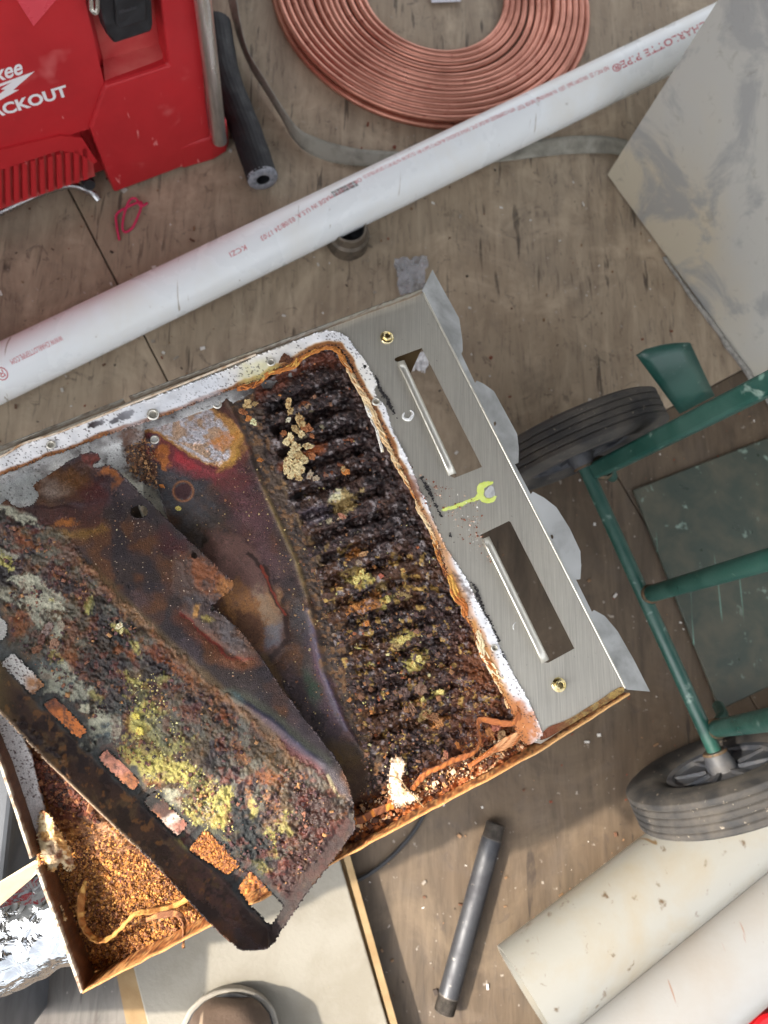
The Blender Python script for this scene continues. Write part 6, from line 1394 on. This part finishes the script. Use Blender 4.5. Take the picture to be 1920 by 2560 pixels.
    p.line([(205, 1400), (300, 1495), (430, 1625), (590, 1765), (740, 1895)], 13, (150, 104, 62), .6, .8, 12)
    # dark red lower right
    p.poly([(720, 1960), (800, 1960), (876, 2060), (800, 2180), (720, 2160), (740, 2060)], (58, 32, 27), .85, 30, 24, 16, rough=.25); p.poly([(640, 2200), (780, 2100), (840, 2120), (700, 2320), (660, 2340)], (66, 38, 32), .75, 24, 24, 16, rough=.45); p.noise(26, .6, .68, (124, 52, 36), .3, 131)
    p.c *= .72; dsl = np.full(x.shape, 1e9)
    for q in slots: dsl = np.minimum(dsl, -sdf(x, y, q))
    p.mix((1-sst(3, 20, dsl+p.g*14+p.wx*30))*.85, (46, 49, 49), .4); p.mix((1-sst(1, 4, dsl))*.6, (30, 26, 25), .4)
    p.poly([(-170, 1530), (0, 1590), (60, 1680), (0, 1700), (-170, 1600)], (96, 100, 100), .8, 16, 20, 10, rough=.5)
    p.poly([(0, 1630), (110, 1740), (230, 1870), (340, 1990), (320, 2010), (100, 1790), (0, 1700)], (74, 76, 74), .8, 14, 18, 10, rough=.45)
    kf = sst(-6, 8, sdf(x+p.wx*20, y+p.wy*20, fold_poly))
    p.mix(kf, (62, 44, 38), .45, .1); p.mix(kf*sst(.48, .66, fbm(x/46, y/46, 141))*.7, (92, 72, 50)); p.mix(kf*sst(.5, .64, fbm(x/26, y/26, 143)), (44, 32, 31)); p.mix(kf*sst(.63, .68, fbm(x/18, y/18, 147))*.5, (134, 90, 50)); p.mix(kf*sst(520, 620, x)*.85, (40, 26, 24)); p.mix(kf*sst(380, 480, x)*(1-sst(560, 640, x))*.8*sst(.4, .5, fbm(x/8, y/8, 149)), (78, 54, 50), .4)
    p.mix(kf*(1-sst(-60, 60, x))*.7, (122, 104, 62))
    dl = dline(x, y, SH[50:59]); p.mix((1-sst(2, 5, dl))*.9, (150, 126, 102), .6)
    ke = sst(-6, 8, sdf(x, y, end_poly)); p.mix(ke*.6, (40, 26, 24), .75, 0)
    k = sst(-7, 7, sdf(x+p.wx*26, y+p.wy*26, crust_poly2)+p.g*16)
    p.c = c0*(1-k[..., None])+p.c*k[..., None]; p.r = r0*(1-k)+p.r*k; p.m = m0*(1-k)+p.m*k; p.k = k; p.kf = kf; p.ke = ke
    w, idv = worley(x/4.2, y/4.2, 15); p.scale(1+(idv-.5)*.28*k*(1-kf*.6))
    w, idv = worley(x/9, y/9, 16); p.mix((w < .06)*(idv > .7)*(1-k)*.6, (130, 110, 92))
    return p
def h_sh(x, y, p):
    n = fbm(x/9, y/9, 201, 5)-.5; n2 = fbm(x/34, y/34, 203, 4)-.5; w, idv = worley(x/6.5, y/6.5, 205)
    cr = p.k*(1-p.kf*.75)*(1-p.ke*.6)
    ds = np.full(x.shape, 1e9)
    for q in slots: ds = np.minimum(ds, -sdf(x, y, q))
    cr = cr*(.03+.97*sst(5, 36, ds))
    w2, id2 = worley(x/19+n2*3, y/15+n2*2, 209); sm = sst(.40, .62, fbm(x/46, y/46, 221, 3)); h = cr*(.0012+n*(.0009+.0044*sm)+n2*.0050+(idv-.5)*.0009+(id2-.5)*.0022*sst(.35, .6, fbm(x/60, y/60, 211)))+(1-p.k)*(fbm(x/130, y/130, 5, 2)-.5)*.004
    rl = [(578, 1742), (680, 1802), (780, 1887), (812, 1912)]; h += .0026*np.exp(-(dline(x, y, rl)/12)**2)
    h -= .0016*np.exp(-(dline(x, y, [(455, 1535), (540, 1610), (610, 1655)])/9)**2)
    dF = dline(x, y, FOLD)*(sdf(x, y, fold_poly2) > 0); h += .030*np.clip(dF/70, 0, 1.5)**1.15
    dE = dline(x, y, END)*(sdf(x, y, end_poly) > 0); h = np.maximum(h, np.where(dE > 0, .005*np.clip(dE/60, 0, 1.2)+n*.0006, -1))
    cor = [(440, 1400), (500, 1370), (600, 1460), (640, 1625), (600, 1640), (540, 1600), (480, 1540)]; h += sst(-5, 14, sdf(x, y, cor))*(n*.003+.0008)
    # crusted ledge inside the flange (left)
    dl = dline(x, y, [(40, 1800), (110, 1850), (160, 1900), (175, 1940)]); h += .006*sst(18, 0, dl+n*26)*(.5+n*2)
    # the smooth side slopes down to the right
    dB = -sdf(x, y, crust_poly2); h -= .004*sst(0, 160, dB)
    h += (1-p.k)*.0012*n*sst(1280, 1180, y)
    return h
Q_ = [O_-d2_*30, O_+d1_*1400-d2_*30, O_+d1_*1400+d2_*760, O_+d2_*760]
grid_surface('shield_plate', Q_, 600, 340, SH, sh_holes, h_sh, paint_sh, M_wet, shield, .0012, ZT+.016)
# loose scale along the shield
cp2 = [(0, 1300), (120, 1330), (200, 1420), (440, 1660), (700, 1900), (840, 2020), (800, 2150), (650, 2260), (560, 2130), (330, 1930), (150, 1740), (20, 1600)]
scatter('scale_crumbs', 3000, cp2, ZT+.0172, (.0003, .0019), [(92, 62, 62), (70, 48, 50), (120, 80, 62), (58, 44, 46), (150, 110, 70)], 31, shield, nz=.0022, dens=lambda x, y: sst(.42, .6, fbm(x/40, y/40, 101)))
scatter('scale_crumbs', 450, [(300, 1690), (400, 1680), (480, 1900), (580, 1990), (590, 2080), (500, 2090), (350, 1960)], ZT+.0172, (.0003, .0010), [(190, 178, 104), (170, 150, 84), (200, 194, 140)], 32, shield, nz=.0022)
scatter('rust_grit', 260, [(180, 1350), (300, 1220), (460, 1360), (640, 1680), (800, 1880), (740, 1850), (420, 1590), (250, 1430)], ZT+.0150, (.0002, .0005), [(190, 170, 150), (150, 110, 80), (206, 190, 150)], 33, shield, nz=.0003)
# curled scale along the inside of the flange
for k in range(16):
    t = k/15; flake(48+130*t+random.uniform(-5, 5), 1800+130*t+random.uniform(-8, 8), random.uniform(9, 17)*M_px, ZT+.022+.004*t, random.choice([(112, 92, 84), (92, 76, 72), (134, 112, 100), (80, 60, 54)]), 300+k, shield, 'scale_flake', .8)
for k, (a, b, s) in enumerate([(118, 1575, 15), (105, 1600, 13), (92, 1625, 12), (135, 1610, 12), (298, 1565, 8), (304, 1578, 7), (342, 1792, 9), (350, 1826, 10)]):
    flake(a, b, s*M_px, ZT+.0185, [(120, 104, 98), (96, 70, 62), (110, 78, 60), (126, 96, 78), (220, 214, 180), (216, 206, 150), (206, 190, 96), (206, 190, 96)][k], 400+k, shield, 'scale_flake', .55)
